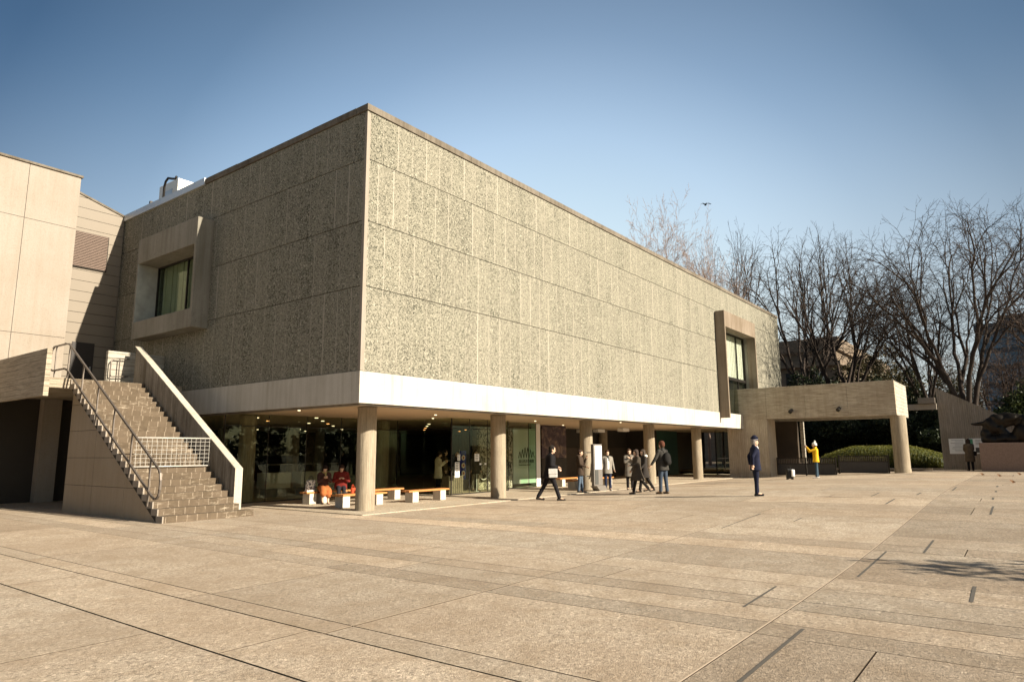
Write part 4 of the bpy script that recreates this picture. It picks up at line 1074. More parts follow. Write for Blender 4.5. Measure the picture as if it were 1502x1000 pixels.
    if hair!='none':
        m.ell(hp_(-.018,0,.038),(.103*k,.088*k,.108*k),Mh,18,14); m.ell(hp_(-.035,0,-.01),(.083*k,.085*k,.10*k),Mh,14,10)
        if hair=='fringe' or hair=='long' or hair=='bob': m.ell(hp_(.055,0,.085),(.05*k,.07*k,.035*k),Mh,12,8)
        if hair in('bob','long'):
            for sg in(-1,1): cap(m,hp_(-.005,.08*sg,.04),hp_(-.015,.075*sg,-.09),.03*k,.03*k)
            cap(m,hp_(-.06,0,0),hp_(-.06,0,-.1 if hair=='bob' else -.2),.07*k,.06*k)
        # tufts
        rn=random.Random(int(x0*50)); 
        for i in range(26):
            th=rn.uniform(0,6.28); ph=rn.uniform(0,1.5); d_=Vector((math.cos(th)*math.sin(ph),math.sin(th)*math.sin(ph),math.cos(ph)))
            if d_.x>.55 and d_.z<.55: continue
            m.ell(hp_(-.018+d_.x*.098,d_.y*.083,.038+d_.z*.104),(.022*k,.022*k,.014*k),Mh,6,4)
        # keep the face clear
        rm_build(m,'hair',cloth('hair_%s'%str(hairc),hairc,var=.35,vs=40,rough=.75),t,.011,1)
    if hat=='cap':
        m=MB(); m.ell(hp_(0,0,.095),(.115*k,.095*k,.03*k),Mh,18,8); m.ell(hp_(.0,0,.135),(.13*k,.115*k,.022*k),Mh,18,8); cap(m,hp_(0,0,.09),hp_(0,0,.13),.085*k,.1*k)
        for i in range(7):
            a_=R(-50+i*16.6); cap(m,hp_(.085*math.cos(a_),.085*math.sin(a_),.075),hp_(.155*math.cos(a_),.12*math.sin(a_),.052),.008*k,.006*k,6)
        rm_build(m,'peaked_cap',cloth('cap',(.012,.014,.03)),t,.010,1)
        m=MB(); m.tube([hp_(.107*math.cos(a_)+.0,.092*math.sin(a_),.088) for a_ in [i*math.pi/8 for i in range(17)]],.006*k,6,cap=False); m.build('hat_band',plain('pale_band',(.35,.35,.4),.5),t)
        m=MB(); m.ell(hp_(.128,0,.125),(.008*k,.018*k,.02*k),Mh,8,6); m.build('badge',plain('brass_badge',(.6,.45,.15),.3,metal=.8),t)
    if hat=='knit' or hat=='bobble':
        m=MB(); m.ell(hp_(-.012,0,.058),(.112*k,.096*k,.105*k),Mh,18,12); m.ell(hp_(-.03,0,.01),(.10*k,.092*k,.08*k),Mh,14,10)
        cap(m,hp_(-.09,0,.02),hp_(.075,0,.075),.04*k,.04*k)
        hc = (.10,.04,.025) if hat=='knit' else (.7,.68,.64)
        if hat=='bobble': m.ell(hp_(-.03,0,.20),(.04*k,.04*k,.04*k),Mh,8,6); cap(m,hp_(-.02,0,.14),hp_(-.03,0,.2),.02*k,.02*k)
        rm_build(m,'knit_hat',cloth('hat_%s'%hat,hc,var=.3,vs=40),t,.010,1)
    t['_'] = 0; del t['_']
    return t, dict(tor=lambda f,s,u: wp(tor(f,s,u)), F=F,S=S,k=k, AR={s_:[wp(q) for q in AR[s_][:3]] for s_ in AR}, hp=hp_, W=W, Fl=W(Fl))
def shoulder_bag(label, info, side, col, size=(.12,.34,.28), drop=-.02, strap=True, fwd=.0, name='shoulder_bag', cat='bag'):
    T=info['tor']; c_=T(fwd,side*.24,drop); b_=thing(name,label,cat,tuple(c_))
    a_=math.atan2(info['F'].y,info['F'].x); k=info['k']
    m=MB(); m.obox(c_,(size[1],size[0],size[2]),a_); m.build('bag_body',cloth('bag_%s'%str(col),col),b_,bevel=.025)
    m=MB(); n_=info['S']*side; m.obox(c_+n_*size[0]*.55+Vector((0,0,size[2]*.2)),(size[1]*1.02,.02,size[2]*.6),a_); m.build('flap',cloth('bag_%s'%str(col),col),b_,bevel=.008)
    if strap:
        m=MB(); m.tube([c_+info['F']*.12+Vector((0,0,size[2]*.45)),T(.10,side*.12,.2),T(.12,-side*.02,.42),T(.05,-side*.13,.565),T(-.06,-side*.14,.555),T(-.125,-side*.02,.42),T(-.11,side*.12,.2),c_-info['F']*.12+Vector((0,0,size[2]*.45))],.014,6); m.build('strap',cloth('strap',(.03,.03,.03)),b_,smooth=True)
    return b_
# camera azimuth is about 37 degrees: facing 307 = towards picture right, 127 = picture left, 217 = towards camera
pw_,iw = person('man in a black suit striding right with a white messenger bag',(7.72,-.92),305,1.84,legs=((-22,8),(22,4)),arms=((10,10,60,40),(5,8,75,35)),lean=5,topc=(.012,.011,.012),legc=(.014,.013,.015),hem=.70,bulk=1.32,scarf=None,shirt=None,hair='short',head=(5,8))
shoulder_bag('white messenger bag hanging at the hip of the striding man in black',iw,-1,(.5,.48,.45),(.10,.30,.30),-.02,fwd=.1)
pc_,ic = person('person in brown jacket and jeans by the third column, hand at the mouth',(12.45,.75),290,1.68,legs=((3,0),(-3,2)),arms=((28,6,125,15),(10,6,60,20)),topc=(.05,.035,.025),legc=(.08,.11,.15),hem=.72,bulk=1.12,hair='fringe',hairc=(.04,.025,.018),hood=(.05,.035,.025))
px1,_ = person('young man in open pale jacket over white shirt, facing the camera beside the kiosk',(14.49,.6),222,1.66,legs=((3,0),(-4,0)),arms=((2,10,14,0),(-2,10,14,0)),topc=(.22,.2,.17),legc=(.02,.025,.05),shoec=(.5,.48,.45),hem=.74,bulk=1.08,shirt=(.7,.7,.72),hair='fringe',hairc=(.05,.03,.02),scarf=(.06,.06,.05))
px2,_ = person('woman in a checked grey coat with folded arms and black trousers',(15.2,-.1),215,1.70,legs=((2,0),(-2,0)),arms=((35,5,100,75),(30,5,100,75)),topc=(.17,.15,.125),legc=(.015,.013,.013),hem=.58,bulk=1.1,hair='bob',hairc=(.06,.035,.022),scarf=(.1,.08,.06))
px3,_ = person('woman in a long dark brown down coat stepping left',(11.75,-2.2),135,1.60,legs=((14,2),(-28,12)),arms=((15,10,70,15),(0,10,30,0)),topc=(.055,.045,.035),legc=(.015,.013,.012),hem=.52,bulk=1.28,hair='bob',hairc=(.05,.035,.028),scarf=(.12,.08,.06))
px4,_ = person('woman in a dark coat with a pale fur collar walking behind the woman in brown',(12.75,-2.0),140,1.60,legs=((-18,14),(12,2)),arms=((10,10,40,0),(5,10,30,0)),topc=(.035,.03,.027),legc=(.015,.013,.012),hem=.60,bulk=1.15,hair='bob',hairc=(.06,.045,.035),hood=(.65,.6,.52))
px5,i5 = person('man in a dark jacket, jeans and russet knit hat seen from behind',(11.52,-3.38),75,1.82,legs=((5,3),(-4,2)),arms=((15,20,14,0),(5,8,12,0)),topc=(.04,.037,.033),legc=(.045,.06,.085),shoec=(.12,.09,.06),hem=.80,bulk=1.18,hair='short',hairc=(.06,.035,.02),hat='knit')
bp = thing('backpack','black backpack worn by the man in the russet knit hat','backpack',tuple(i5['tor'](-.2,0,.28)))
m=MB(); T=i5['tor']
m.ell(T(-.20,0,.24),(.13,.17,.24),Matrix((i5['F'],i5['S'],Vector((0,0,1)))).transposed(),16,12); m.ell(T(-.25,0,.14),(.10,.14,.13),Matrix((i5['F'],i5['S'],Vector((0,0,1)))).transposed(),14,10); rm_build(m,'bag_body',cloth('backpack',(.016,.015,.014)),bp,.014,2)
for sg in(-1,1):
    m=MB(); m.tube([T(-.14,.09*sg,.46),T(-.08,.11*sg,.56),T(.06,.11*sg,.55),T(.14,.12*sg,.42),T(.1,.16*sg,.2),T(-.12,.13*sg,.1)],.02,6); m.build('strap',cloth('backpack',(.016,.015,.014)),bp,smooth=True)
pg,ig = person('guard in a navy uniform with peaked cap standing with hands behind the back',(10.18,-7.19),300,1.74,legs=((2,0),(-2,0)),arms=((-28,14,38,45),(-28,14,38,45)),topc=(.013,.015,.032),legc=(.012,.014,.03),shoec=(.01,.01,.01),hem=.78,bulk=1.12,shirt=None,hair='short',hairc=(.25,.22,.2),hat='cap')
lan = MB(); T=ig['tor']; lan.tube([T(.12,.02,.56),T(.15,.06,.42),T(.1,.17,.3),T(-.0,.2,.25)],.008,6); lan.tube([T(.0,.20,.52),T(.06,.25,.36),T(.0,.24,.18)],.01,6); lan.build('lanyard',plain('white_cord',(.6,.58,.55),.6),pg,smooth=True)
m=MB(); cap(m,T(.075,0,.57),T(.125,0,.46),.028,.02); rm_build(m,'shirt_front',cloth('shirt_g',(.7,.7,.7)),pg,.012,1)
m=MB(); cap(m,T(.09,0,.56),T(.142,0,.44),.012,.012,8); m.build('tie',cloth('tie',(.015,.015,.03)),pg)
py_,iy = person('person in a yellow jacket and pale bobble hat raising a camera under the portico',(25.79,-5.33),110,1.74,legs=((2,0),(-3,0)),arms=((70,0,75,25),(65,0,80,25)),topc=(.65,.38,.02),legc=(.04,.065,.09),shoec=(.4,.38,.35),hem=.80,bulk=1.08,hair='short',hat='bobble',hairc=(.03,.02,.02))
cm_ = thing('camera','small silver camera held up by the person in yellow','camera',tuple((iy['AR'][1][2]+iy['AR'][-1][2])/2))
c_=(iy['AR'][1][2]+iy['AR'][-1][2])/2+iy['F']*.05+Vector((0,0,.07)); a_=math.atan2(iy['F'].y,iy['F'].x)
m=MB(); m.obox(c_,(.035,.12,.07),a_); m.build('camera_body',M['bright_metal'],cm_,bevel=.008); m=MB(); m.tube([c_,c_+iy['F']*.05],[.028,.026],14); m.build('lens',M['black'],cm_)
shoulder_bag('black waist bag on the back of the person in yellow',iy,-1,(.03,.028,.026),(.12,.26,.18),.02,fwd=-.1)
pm_,im_ = person('person in a long brown coat seen from behind reading the map board',(35.6,-11.40),20,1.74,legs=((2,0),(-2,0)),arms=((10,8,60,30),(20,8,80,30)),topc=(.10,.075,.05),legc=(.012,.012,.014),hem=.50,bulk=1.2,hair='bob',hairc=(.03,.02,.015))
shoulder_bag('black handbag at the side of the person reading the map board',im_,-1,(.015,.014,.013),(.14,.30,.24),.02)
ps1,_1 = person('seated woman in an orange skirt looking down at something in her hands',(2.72,4.95),245,1.58,legs=((78,75),(84,88)),arms=((30,8,105,45),(35,8,100,45)),seat=.43,z=.024,lean=14,topc=(.06,.03,.025),skirt=(.34,.11,.035),legskin=True,shoec=(.05,.03,.025),hem=.5,bulk=1.1,hair='bob',hairc=(.02,.014,.012),head=(0,28),scarf=(.32,.28,.12))
ps2,_2 = person('seated woman in a red shawl and dark trousers beside the woman in orange',(3.32,4.78),235,1.60,legs=((75,80),(80,80)),arms=((28,14,95,50),(28,14,95,50)),seat=.43,z=.024,lean=16,topc=(.15,.02,.016),legc=(.02,.02,.025),shoec=(.03,.03,.03),hem=.5,bulk=1.3,hair='bob',hairc=(.035,.02,.015),head=(0,22))
rb = thing('handbag','small red handbag held at the side of the woman in the red shawl','bag',(3.72,4.6,.3))
m=MB(); m.obox((3.72,4.6,.40),(.22,.1,.2),R(20)); m.build('bag_body',cloth('redbag',(.5,.07,.03)),rb,bevel=.03); m=MB(); m.tube([(3.64,4.58,.5),(3.67,4.6,.6),(3.74,4.62,.6),(3.79,4.63,.5)],.01,6); m.build('handle',cloth('redbag',(.5,.07,.03)),rb)
pi1,ii1 = person('woman in a cream coat inside the lobby reading a leaflet',(9.15,5.7),300,1.62,legs=((3,0),(-3,0)),arms=((25,6,95,25),(30,6,95,25)),z=.024,topc=(.62,.56,.46),legc=(.02,.02,.025),hem=.62,bulk=1.2,hair='bob',hairc=(.03,.015,.012),head=(0,25))
lf = thing('leaflet','white folded leaflet held open by the woman in the cream coat','leaflet',(9.4,5.4,1.2))
c_=(ii1['AR'][1][2]+ii1['AR'][-1][2])/2+ii1['F']*.1+Vector((0,0,.05)); m=MB(); m.obox(c_+ii1['S']*.06,(.16,.11,.006),R(300)); m.obox(c_-ii1['S']*.06+Vector((0,0,.004)),(.16,.11,.006),R(300)); m.build('pages',M['white'],lf)
pi2,_ = person('man in a dark brown jacket inside the lobby walking towards the glass door',(9.75,5.9),310,1.74,legs=((22,6),(-20,10)),arms=((10,8,30,0),(-10,8,30,0)),z=.024,topc=(.10,.075,.045),legc=(.06,.045,.03),hem=.8,bulk=1.15,hair='short')
pi3,_ = person('person in grey trousers standing behind the glass door',(10.75,5.0),250,1.66,legs=((3,0),(-8,2)),z=.024,topc=(.06,.055,.05),legc=(.2,.18,.15),hem=.75,hair='short')
pi4,_ = person('person in black behind the blue banner',(10.35,5.75),250,1.64,legs=((3,0),(-3,0)),z=.024,topc=(.02,.02,.03),legc=(.015,.015,.02),hem=.75,hair='short')

# ------------------------------------------------------------ trees
def frame_dirs(d):
    a = d.orthogonal().normalized(); return a, d.cross(a)
def grow(mb, rnd, p, d, L, r, lvl, prm, trunk=None):
    """one branch with its side branches; prm holds per-level lists"""
    nseg = prm['seg'][lvl]; pts=[p.copy()]; rad=[r]; dirs=[d.copy()]
    r_end = r*prm['taper'][lvl]
    q=p.copy(); dd=d.copy()
    for k in range(nseg):
        j = prm['jit'][lvl]
        dd = (dd + Vector((rnd.gauss(0,j),rnd.gauss(0,j),rnd.gauss(0,j)+prm['up'][lvl]))).normalized()
        q = q + dd*(L/nseg); pts.append(q.copy()); dirs.append(dd.copy()); rad.append(r+(r_end-r)*(k+1)/nseg)
    tgt = trunk if (trunk is not None and lvl <= prm.get('tl',0)) else mb
    tgt.tube(pts, rad, n=prm['sides'][lvl], cap=False)
    if lvl+1 >= len(prm['n']): return
    n = prm['n'][lvl+1]
    for c in range(n):
        t = prm['t0'][lvl] + (1-prm['t0'][lvl])*(c+rnd.random()*.8)/n
        if c == n-1: t = 1.0
        t = min(t,1.0); s = t*nseg; i = min(int(s), nseg-1); fr = s-i
        P = pts[i].lerp(pts[i+1], fr); D = dirs[min(i+1,nseg)]
        a,b = frame_dirs(D); ph = rnd.random()*6.283 if lvl>0 else (c*2.4+rnd.random()*.6)
        sp = R(prm['ang'][lvl+1]*rnd.uniform(.6,1.3)); 
        if c == n-1: sp *= .4
        nd = (D*math.cos(sp) + (a*math.cos(ph)+b*math.sin(ph))*math.sin(sp)).normalized()
        rr_ = max(prm['rmin'], (rad[i]+(rad[i+1]-rad[i])*fr)*prm['rk'][lvl+1])
        grow(mb, rnd, P, nd, L*prm['lk'][lvl+1]*rnd.uniform(.7,1.15)*(1-.35*(t-prm['t0'][lvl]) if lvl else 1), rr_, lvl+1, prm, trunk)
ZEL = dict(n=[1,8,7,6,5,4,3], seg=[4,8,6,4,3,3,2], taper=[.85,.3,.4,.45,.5,.5,.6], jit=[.03,.045,.07,.09,.12,.14,.15], up=[.0,.015,.05,.06,.05,.03,.02],
           sides=[12,8,5,4,3,3,3], t0=[.6,.38,.25,.18,.12,.12,.1], ang=[0,31,20,25,34,42,50], rk=[1,.5,.52,.56,.6,.65,.7], lk=[1,3.0,.55,.52,.48,.42,.5], rmin=.010, tl=1)
GIN = dict(n=[1,40,6,5,4], seg=[14,5,4,3,2], taper=[.12,.3,.4,.5,.6], jit=[.015,.05,.1,.13,.14], up=[.03,.10,.06,.04,.02],
           sides=[10,5,3,3,3], t0=[.16,.15,.1,.1,.1], ang=[0,48,38,40,40], rk=[1,.38,.55,.6,.6], lk=[1,.30,.42,.5,.5], rmin=.013, tl=0)
SML = dict(n=[1,6,7,6,5,4], seg=[3,5,4,3,3,2], taper=[.8,.5,.5,.5,.5,.6], jit=[.03,.08,.1,.12,.14,.15], up=[.0,.03,.05,.05,.05,.03],
           sides=[8,6,5,3,3,3], t0=[.6,.25,.2,.15,.15,.1], ang=[0,28,26,30,34,38], rk=[1,.6,.6,.6,.6,.6], lk=[1,1.9,.6,.6,.55,.55], rmin=.009, tl=1)
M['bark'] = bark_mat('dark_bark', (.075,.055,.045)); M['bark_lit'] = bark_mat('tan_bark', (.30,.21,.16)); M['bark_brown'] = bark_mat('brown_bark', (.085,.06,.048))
import numpy as np
def crown_tree(name, label, loc, H, W, fork, r0, N, seed, mat, group=None, lean=(0,0), spread=40, round_=.22, low=.0, rmin=.0105, twig=.5):
    """bare tree grown towards points scattered through a lumpy crown; every split divides the points in two"""
    rg = np.random.default_rng(seed); rnd = random.Random(seed)
    t = thing(name, label, 'tree', loc, group); tr, cr = MB(), MB()
    F0 = np.array([lean[0]*fork, lean[1]*fork, fork])
    # lumps: sub-crowns at the ends of main limbs
    T=[]; R_=H-fork
    lumps = [(rg.uniform(0,6.283), math.sqrt(rg.uniform(0,1))) for _ in range(15)]
    while len(T) < N:
        az = rg.uniform(0,6.283); q = math.sqrt(rg.uniform(0,1)); th = q*R(spread)
        if rg.random() < .75:
            la,lq = lumps[rg.integers(len(lumps))]; az = la+rg.normal(0,.28); q = min(1.1,max(0,lq+rg.normal(0,.13))); th=q*R(spread)
        rr = R_*(1-round_*q*q)*(.42+.58*rg.uniform(0,1)**.5)*(1+.06*math.sin(az*5+seed)+rg.normal(0,.025))
        if rg.random() < low: rr *= rg.uniform(.5,.9); th = min(1.3, th*1.5)
        p = F0+np.array([math.sin(th)*math.cos(az)*rr, math.sin(th)*math.sin(az)*rr, math.cos(th)*rr])
        p[0]+=lean[0]*(p[2]-fork); p[1]+=lean[1]*(p[2]-fork)
        T.append(p)
    T=np.array(T); k = (W/2)/max(np.percentile(np.abs(T[:,1]-T[:,1].mean()),97),.1)
    T[:,0]*=k; T[:,1]*=k
    T[:,2] = fork+(T[:,2]-fork)*(H-fork)/(np.percentile(T[:,2],99)-fork)
    L=np.array(loc)
    def rad(n): return max(rmin, r0*(n/N)**.46)
    def seg(A,B,ra,rb,n,mb):
        d=np.linalg.norm(B-A); m=1 if d<.5 else (2 if d<2 else 4); pts=[A]
        for i in range(1,m): pts.append(A+(B-A)*i/m+rg.normal(0,.035*d/math.sqrt(m),3))
        pts.append(B); mb.tube([tuple(q+L) for q in pts],[ra+(rb-ra)*i/m for i in range(m+1)],n=(10 if ra>.12 else 6 if ra>.05 else 4 if ra>.02 else 3),cap=False)
    def rec(P,D,idx,dep):
        n=len(idx); C=T[idx].mean(0); v=C-P; d=np.linalg.norm(v)
        if n<=1 or d<.12:
            seg(P,T[idx[0]],rad(1),rmin*.7,3,cr)
            q=T[idx[0]]; dd=(q-P)/(np.linalg.norm(q-P)+1e-6)
            for _ in range(2):
                e=dd+rg.normal(0,.45,3); e/=np.linalg.norm(e); s_=P+(q-P)*rg.uniform(.35,1)
                seg(s_,s_+e*twig*rg.uniform(.5,1.2),rmin*.8,rmin*.55,1,cr)
            return
        vn=v/d; dr=.45*D+vn; dr/=np.linalg.norm(dr)
        f=.30 if dep<2 else (.36 if dep<5 else .45)
        Q=P+dr*d*f+rg.normal(0,.02*d,3)
        seg(P,Q,rad(n)*1.04,rad(n)*.92,n,tr if dep<3 else cr)
        X=T[idx]; a=X[rg.integers(n)]; b=X[np.argmax(((X-a)**2).sum(1))]; a=X[np.argmax(((X-b)**2).sum(1))] if n<400 else a
        for _ in range(4):
            m=((X-a)**2).sum(1)<((X-b)**2).sum(1)
            if m.all() or not m.any(): break
            a=X[m].mean(0); b=X[~m].mean(0)
        if m.all() or not m.any(): m=np.arange(n)<n//2
        rec(Q,dr,idx[m],dep+1); rec(Q,dr,idx[~m],dep+1)
    seg(np.array([0,0,-.15]),F0*.5,r0*1.25,r0*1.05,1,tr); seg(F0*.5,F0,r0*1.05,r0*1.0,1,tr)
    K=5; ang=np.arctan2(T[:,1]-F0[1],T[:,0]-F0[0]); o=np.argsort(ang); parts=np.array_split(o,K)
    for pt in parts: rec(F0+rg.normal(0,.05,3),np.array([0,0,1.]),pt,0)
    tr.build('trunk',M[mat],t,smooth=True); cr.build('crown',M[mat],t,smooth=True); return t
def bare_tree(name, label, loc, h0, r, prm, seed, mat, group=None, lean=(0,0), tilt=0):
    rnd = random.Random(seed)
    t = thing(name, label, 'tree', loc, group)
    tr, cr = MB(), MB()
    d = Vector((lean[0],lean[1],1)).normalized()
    grow(cr, rnd, Vector(loc), d, h0, r, 0, prm, tr)
    tr.build('trunk', M[mat], t, smooth=True); cr.build('crown', M[mat], t, smooth=True)
    return t
def tcopy(src, loc, label, s=1, rz=0, sz=None):
    c_ = copy_tree(src, loc); c_['label']=label; c_.rotation_euler=(0,0,R(rz)); c_.scale=(s,s,sz or s); return c_
def top_of(t):
    zz=sorted(v.co.z for v in [o for o in t.children if o.name.startswith('crown')][0].data.vertices); return zz[int(len(zz)*.995)]
def fit(t, H):
    s = H/top_of(t); t.scale = (s*t.scale.x, s*t.scale.y, s); return t
def width(t, W):
    vs = [o for o in t.children if o.name.startswith('crown')][0].data.vertices
    yy=sorted(v.co.y for v in vs); w = yy[int(len(yy)*.98)]-yy[int(len(yy)*.02)]; k = W/w; t.scale.x = k; t.scale.y = k; return t
gz = 'bare trees beyond the plaza'
M['bark_a']=bark_mat('grey_brown_bark',(.05,.038,.031))
zA = crown_tree('bare_tree','largest bare tree with a dense vase-shaped crown behind the slanting wall',(42.9,-11.2,.4),17.6,12.8,2.6,.34,3800,11,'bark_a',gz,(.0,.0),42,.12)
zB = crown_tree('bare_tree','tall dark bare tree rising behind the middle of the portico beam',(51.7,-1.9,.4),20.0,12,3.0,.34,1900,23,'bark_a',gz,(0,-.02),44,.22)
zC = crown_tree('bare_tree','tall dark bare tree just right of the museum corner',(55.5,1.9,.3),22.0,14,3.4,.36,1900,31,'bark_a',gz,(0,.03),45,.25)
zD = crown_tree('bare_tree','dark bare tree showing over the roofline near the right window',(59,10.2,.3),25.0,9,5,.3,1300,41,'bark_a',gz,(0,-.02),40,.25)
zG = crown_tree('bare_tree','bare tree entering the picture at the right edge',(46,-16.6,.4),15.0,8.5,3,.26,1800,51,'bark_brown',gz,(0,0),42,.15)
zH = crown_tree('bare_tree','slender ivy-wrapped bare tree leaning left beside the big tree',(45.2,-9.6,.4),14.5,7.0,3.4,.22,1500,61,'bark_a',gz,(0,.2),34,.2)
for k,(x,y,H,W,n_,lab) in enumerate([(58,-3.6,10,6.5,900,'small bare tree low behind the portico column'),(60,-7.5,12,7,1100,'small bare tree between the ivy-wrapped tree and the big tree'),(52,-12.5,9,7,1000,'small bare tree against the blue glass tower'),(48,-14.2,8,6,800,'small twiggy bare tree low at the right edge')]):
    crown_tree('bare_tree',lab,(x,y,.4),H,W,1.2,.15,n_,70+k,'bark_brown',gz,(0,0),46,.15,twig=.55)
gg = 'pale bare trees behind the museum roof'
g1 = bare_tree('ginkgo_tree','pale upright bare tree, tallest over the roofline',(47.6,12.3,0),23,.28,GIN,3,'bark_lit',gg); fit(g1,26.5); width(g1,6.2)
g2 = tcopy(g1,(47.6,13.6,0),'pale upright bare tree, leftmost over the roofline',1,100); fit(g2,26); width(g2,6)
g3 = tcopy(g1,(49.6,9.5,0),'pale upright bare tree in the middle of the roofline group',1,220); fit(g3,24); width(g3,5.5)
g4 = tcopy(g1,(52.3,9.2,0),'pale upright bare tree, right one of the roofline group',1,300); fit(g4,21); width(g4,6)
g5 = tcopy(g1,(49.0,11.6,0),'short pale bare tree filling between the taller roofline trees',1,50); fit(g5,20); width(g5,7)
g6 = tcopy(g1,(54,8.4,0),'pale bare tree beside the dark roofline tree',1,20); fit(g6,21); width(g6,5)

# evergreens: leaf quads spread through lumpy crowns
def leaves(mb, rnd, blobs, n, size, shell=.55, lumpy=1.6):
    tot = sum(b[1][0]*b[1][1]*b[1][2] for b in blobs)
    for (c_,r_) in blobs:
        k = int(n*r_[0]*r_[1]*r_[2]/tot)
        for _ in range(k):
            v = Vector((rnd.gauss(0,1),rnd.gauss(0,1),rnd.gauss(0,1))).normalized()
            rad_ = rnd.uniform(shell,1.0)**.6
            lump = 1+.28*noise.noise(Vector((v.x*2.3+c_[0],v.y*2.3+c_[1],v.z*2.3)))*lumpy
            p = Vector(c_)+Vector((v.x*r_[0],v.y*r_[1],v.z*r_[2]))*rad_*lump
            a = Vector((rnd.gauss(0,1),rnd.gauss(0,1),rnd.gauss(0,1)+.4)).normalized(); b = a.orthogonal().normalized()
            c2 = a.cross(b); ang=rnd.random()*6.28; e1=b*math.cos(ang)+c2*math.sin(ang); e2=a.cross(e1)
            s=size*rnd.uniform(.6,1.3)
            mb.add([p-e1*s,p-e2*s*.45+a*s*.1,p+e1*s,p+e2*s*.45+a*s*.1],[(0,1,2,3)])
M['leaf_dark'] = leaf_mat('dark_evergreen_leaf',(.010,.018,.008),(.04,.055,.022))
M['leaf_olive'] = leaf_mat('olive_leaf',(.03,.03,.012),(.09,.075,.03))
M['leaf_hedge'] = leaf_mat('yellow_green_leaf',(.075,.085,.012),(.23,.22,.035))
M['leaf_green'] = leaf_mat('mid_green_leaf',(.03,.045,.015),(.10,.12,.04))
def evergreen(name,label,loc,W,H,n,mat,seed,size=.14,trunk=True,group=None,low=.15):
    rnd=random.Random(seed); t = thing(name,label,'tree' if name.endswith('tree') else 'shrub',loc,group)
    bl=[]
    for k in range(11):
        z = H*(low+ (0.92-low)*(k+.5)/11); w = W*.5*math.sin(math.pi*min(.97,.22+.72*(k+.5)/11))
        bl.append(((loc[0]+rnd.uniform(-.45,.45)*w,loc[1]+rnd.uniform(-.6,.6)*w,loc[2]+z),(w*.62,w*.62,H*.15)))
    m = MB(); leaves(m,rnd,bl,n,size); m.build('crown',M[mat],t)
    m = MB(); m.tube([(loc[0],loc[1],loc[2]-.1),(loc[0]+.05,loc[1],loc[2]+H*.4),(loc[0],loc[1]+.1,loc[2]+H*.75)],[.05*W*.5+.03,.03*W+.02,.02],8)
    for k in range(5):
        a_=k*1.3; m.tube([(loc[0],loc[1],loc[2]+H*(.2+.1*k)),(loc[0]+math.cos(a_)*W*.3,loc[1]+math.sin(a_)*W*.3,loc[2]+H*(.32+.1*k))],[.04,.015],5)
    m.build('trunk',M['bark'],t); return t
ge = 'evergreen trees behind the portico'
e1 = evergreen('evergreen_tree','dark evergreen behind the opening of the portico, nearest the pier',(46,-.8,.3),6.0,6.6,15000,'leaf_dark',1,group=ge)
e2 = tcopy(e1,(48.5,-4.6,.3),'dark evergreen behind the middle of the portico opening',1.05,90)
e3 = tcopy(e1,(45.8,-7.4,.3),'dark evergreen behind the round portico column',.86,200)
e4 = tcopy(e1,(44.6,-9.3,.3),'dark evergreen between the portico and the slanting wall',.72,300)
e8 = tcopy(e1,(52,.7,.3),'dark evergreen showing just over the portico beam beside the museum',1.1,150,1.3)
e5 = evergreen('evergreen_tree','olive brown broad tree rising over the middle of the portico beam',(55.5,-4.0,.3),8.0,11.2,15000,'leaf_olive',4,group=ge,size=.16)
e6 = evergreen('evergreen_tree','yellowish green tree behind the bronze sculpture',(46,-14.6,.4),6,6.0,10000,'leaf_green',6,size=.15)
e7 = tcopy(e5,(52.5,-9.6,.3),'olive brown tree low behind the link beam',.7,120)
# ivy on the leaning trunk
m = MB(); rnd=random.Random(9)
iv = thing('ivy','dark ivy climbing the trunk of the slender leaning tree','plant',(45.2,-9.6,.4))
leaves(m,rnd,[((45.2,-9.6+.28*k,.8+.9*k),(.35,.35,.6)) for k in range(8)],2600,.09); m.build('foliage',M['leaf_dark'],iv)
m = MB(); m.tube([(45.15,-9.6,.4),(45.1,-7.6,6.6)],.03,5); m.build('stem',M['bark'],iv)
# clipped hedge
def hedge(label, x0,x1,y0,y1,z0,z1,n,seed):
    rnd=random.Random(seed); t = thing('hedge',label,'hedge',((x0+x1)/2,(y0+y1)/2,z0))
    m = MB(); core_=MB()
    K=34
    for k in range(K):
        yc = y0+(y1-y0)*(k+.5)/K; e=min(1,.62+.5*math.sin(math.pi*(k+.5)/K)); zz=z0+(z1-z0)*e
        core_.ell(((x0+x1)/2,yc,z0+(zz-z0)*.45),((x1-x0)*.42,(y1-y0)/K*2.2,(zz-z0)*.5),nu=10,nv=6)
        leaves(m,rnd,[(((x0+x1)/2,yc,z0+(zz-z0)*.5),((x1-x0)*.5,(y1-y0)/K*2.4,(zz-z0)*.52))],n//K,.036,.9,.25)
    core_.build('inner_branches',M['leaf_green'],t); m.build('leaf_surface',M['leaf_hedge'],t)
hedge('low rounded yellow-green hedge behind the portico gates',39.4,41.6,-9.7,-2.6,.35,1.95,46000,2)

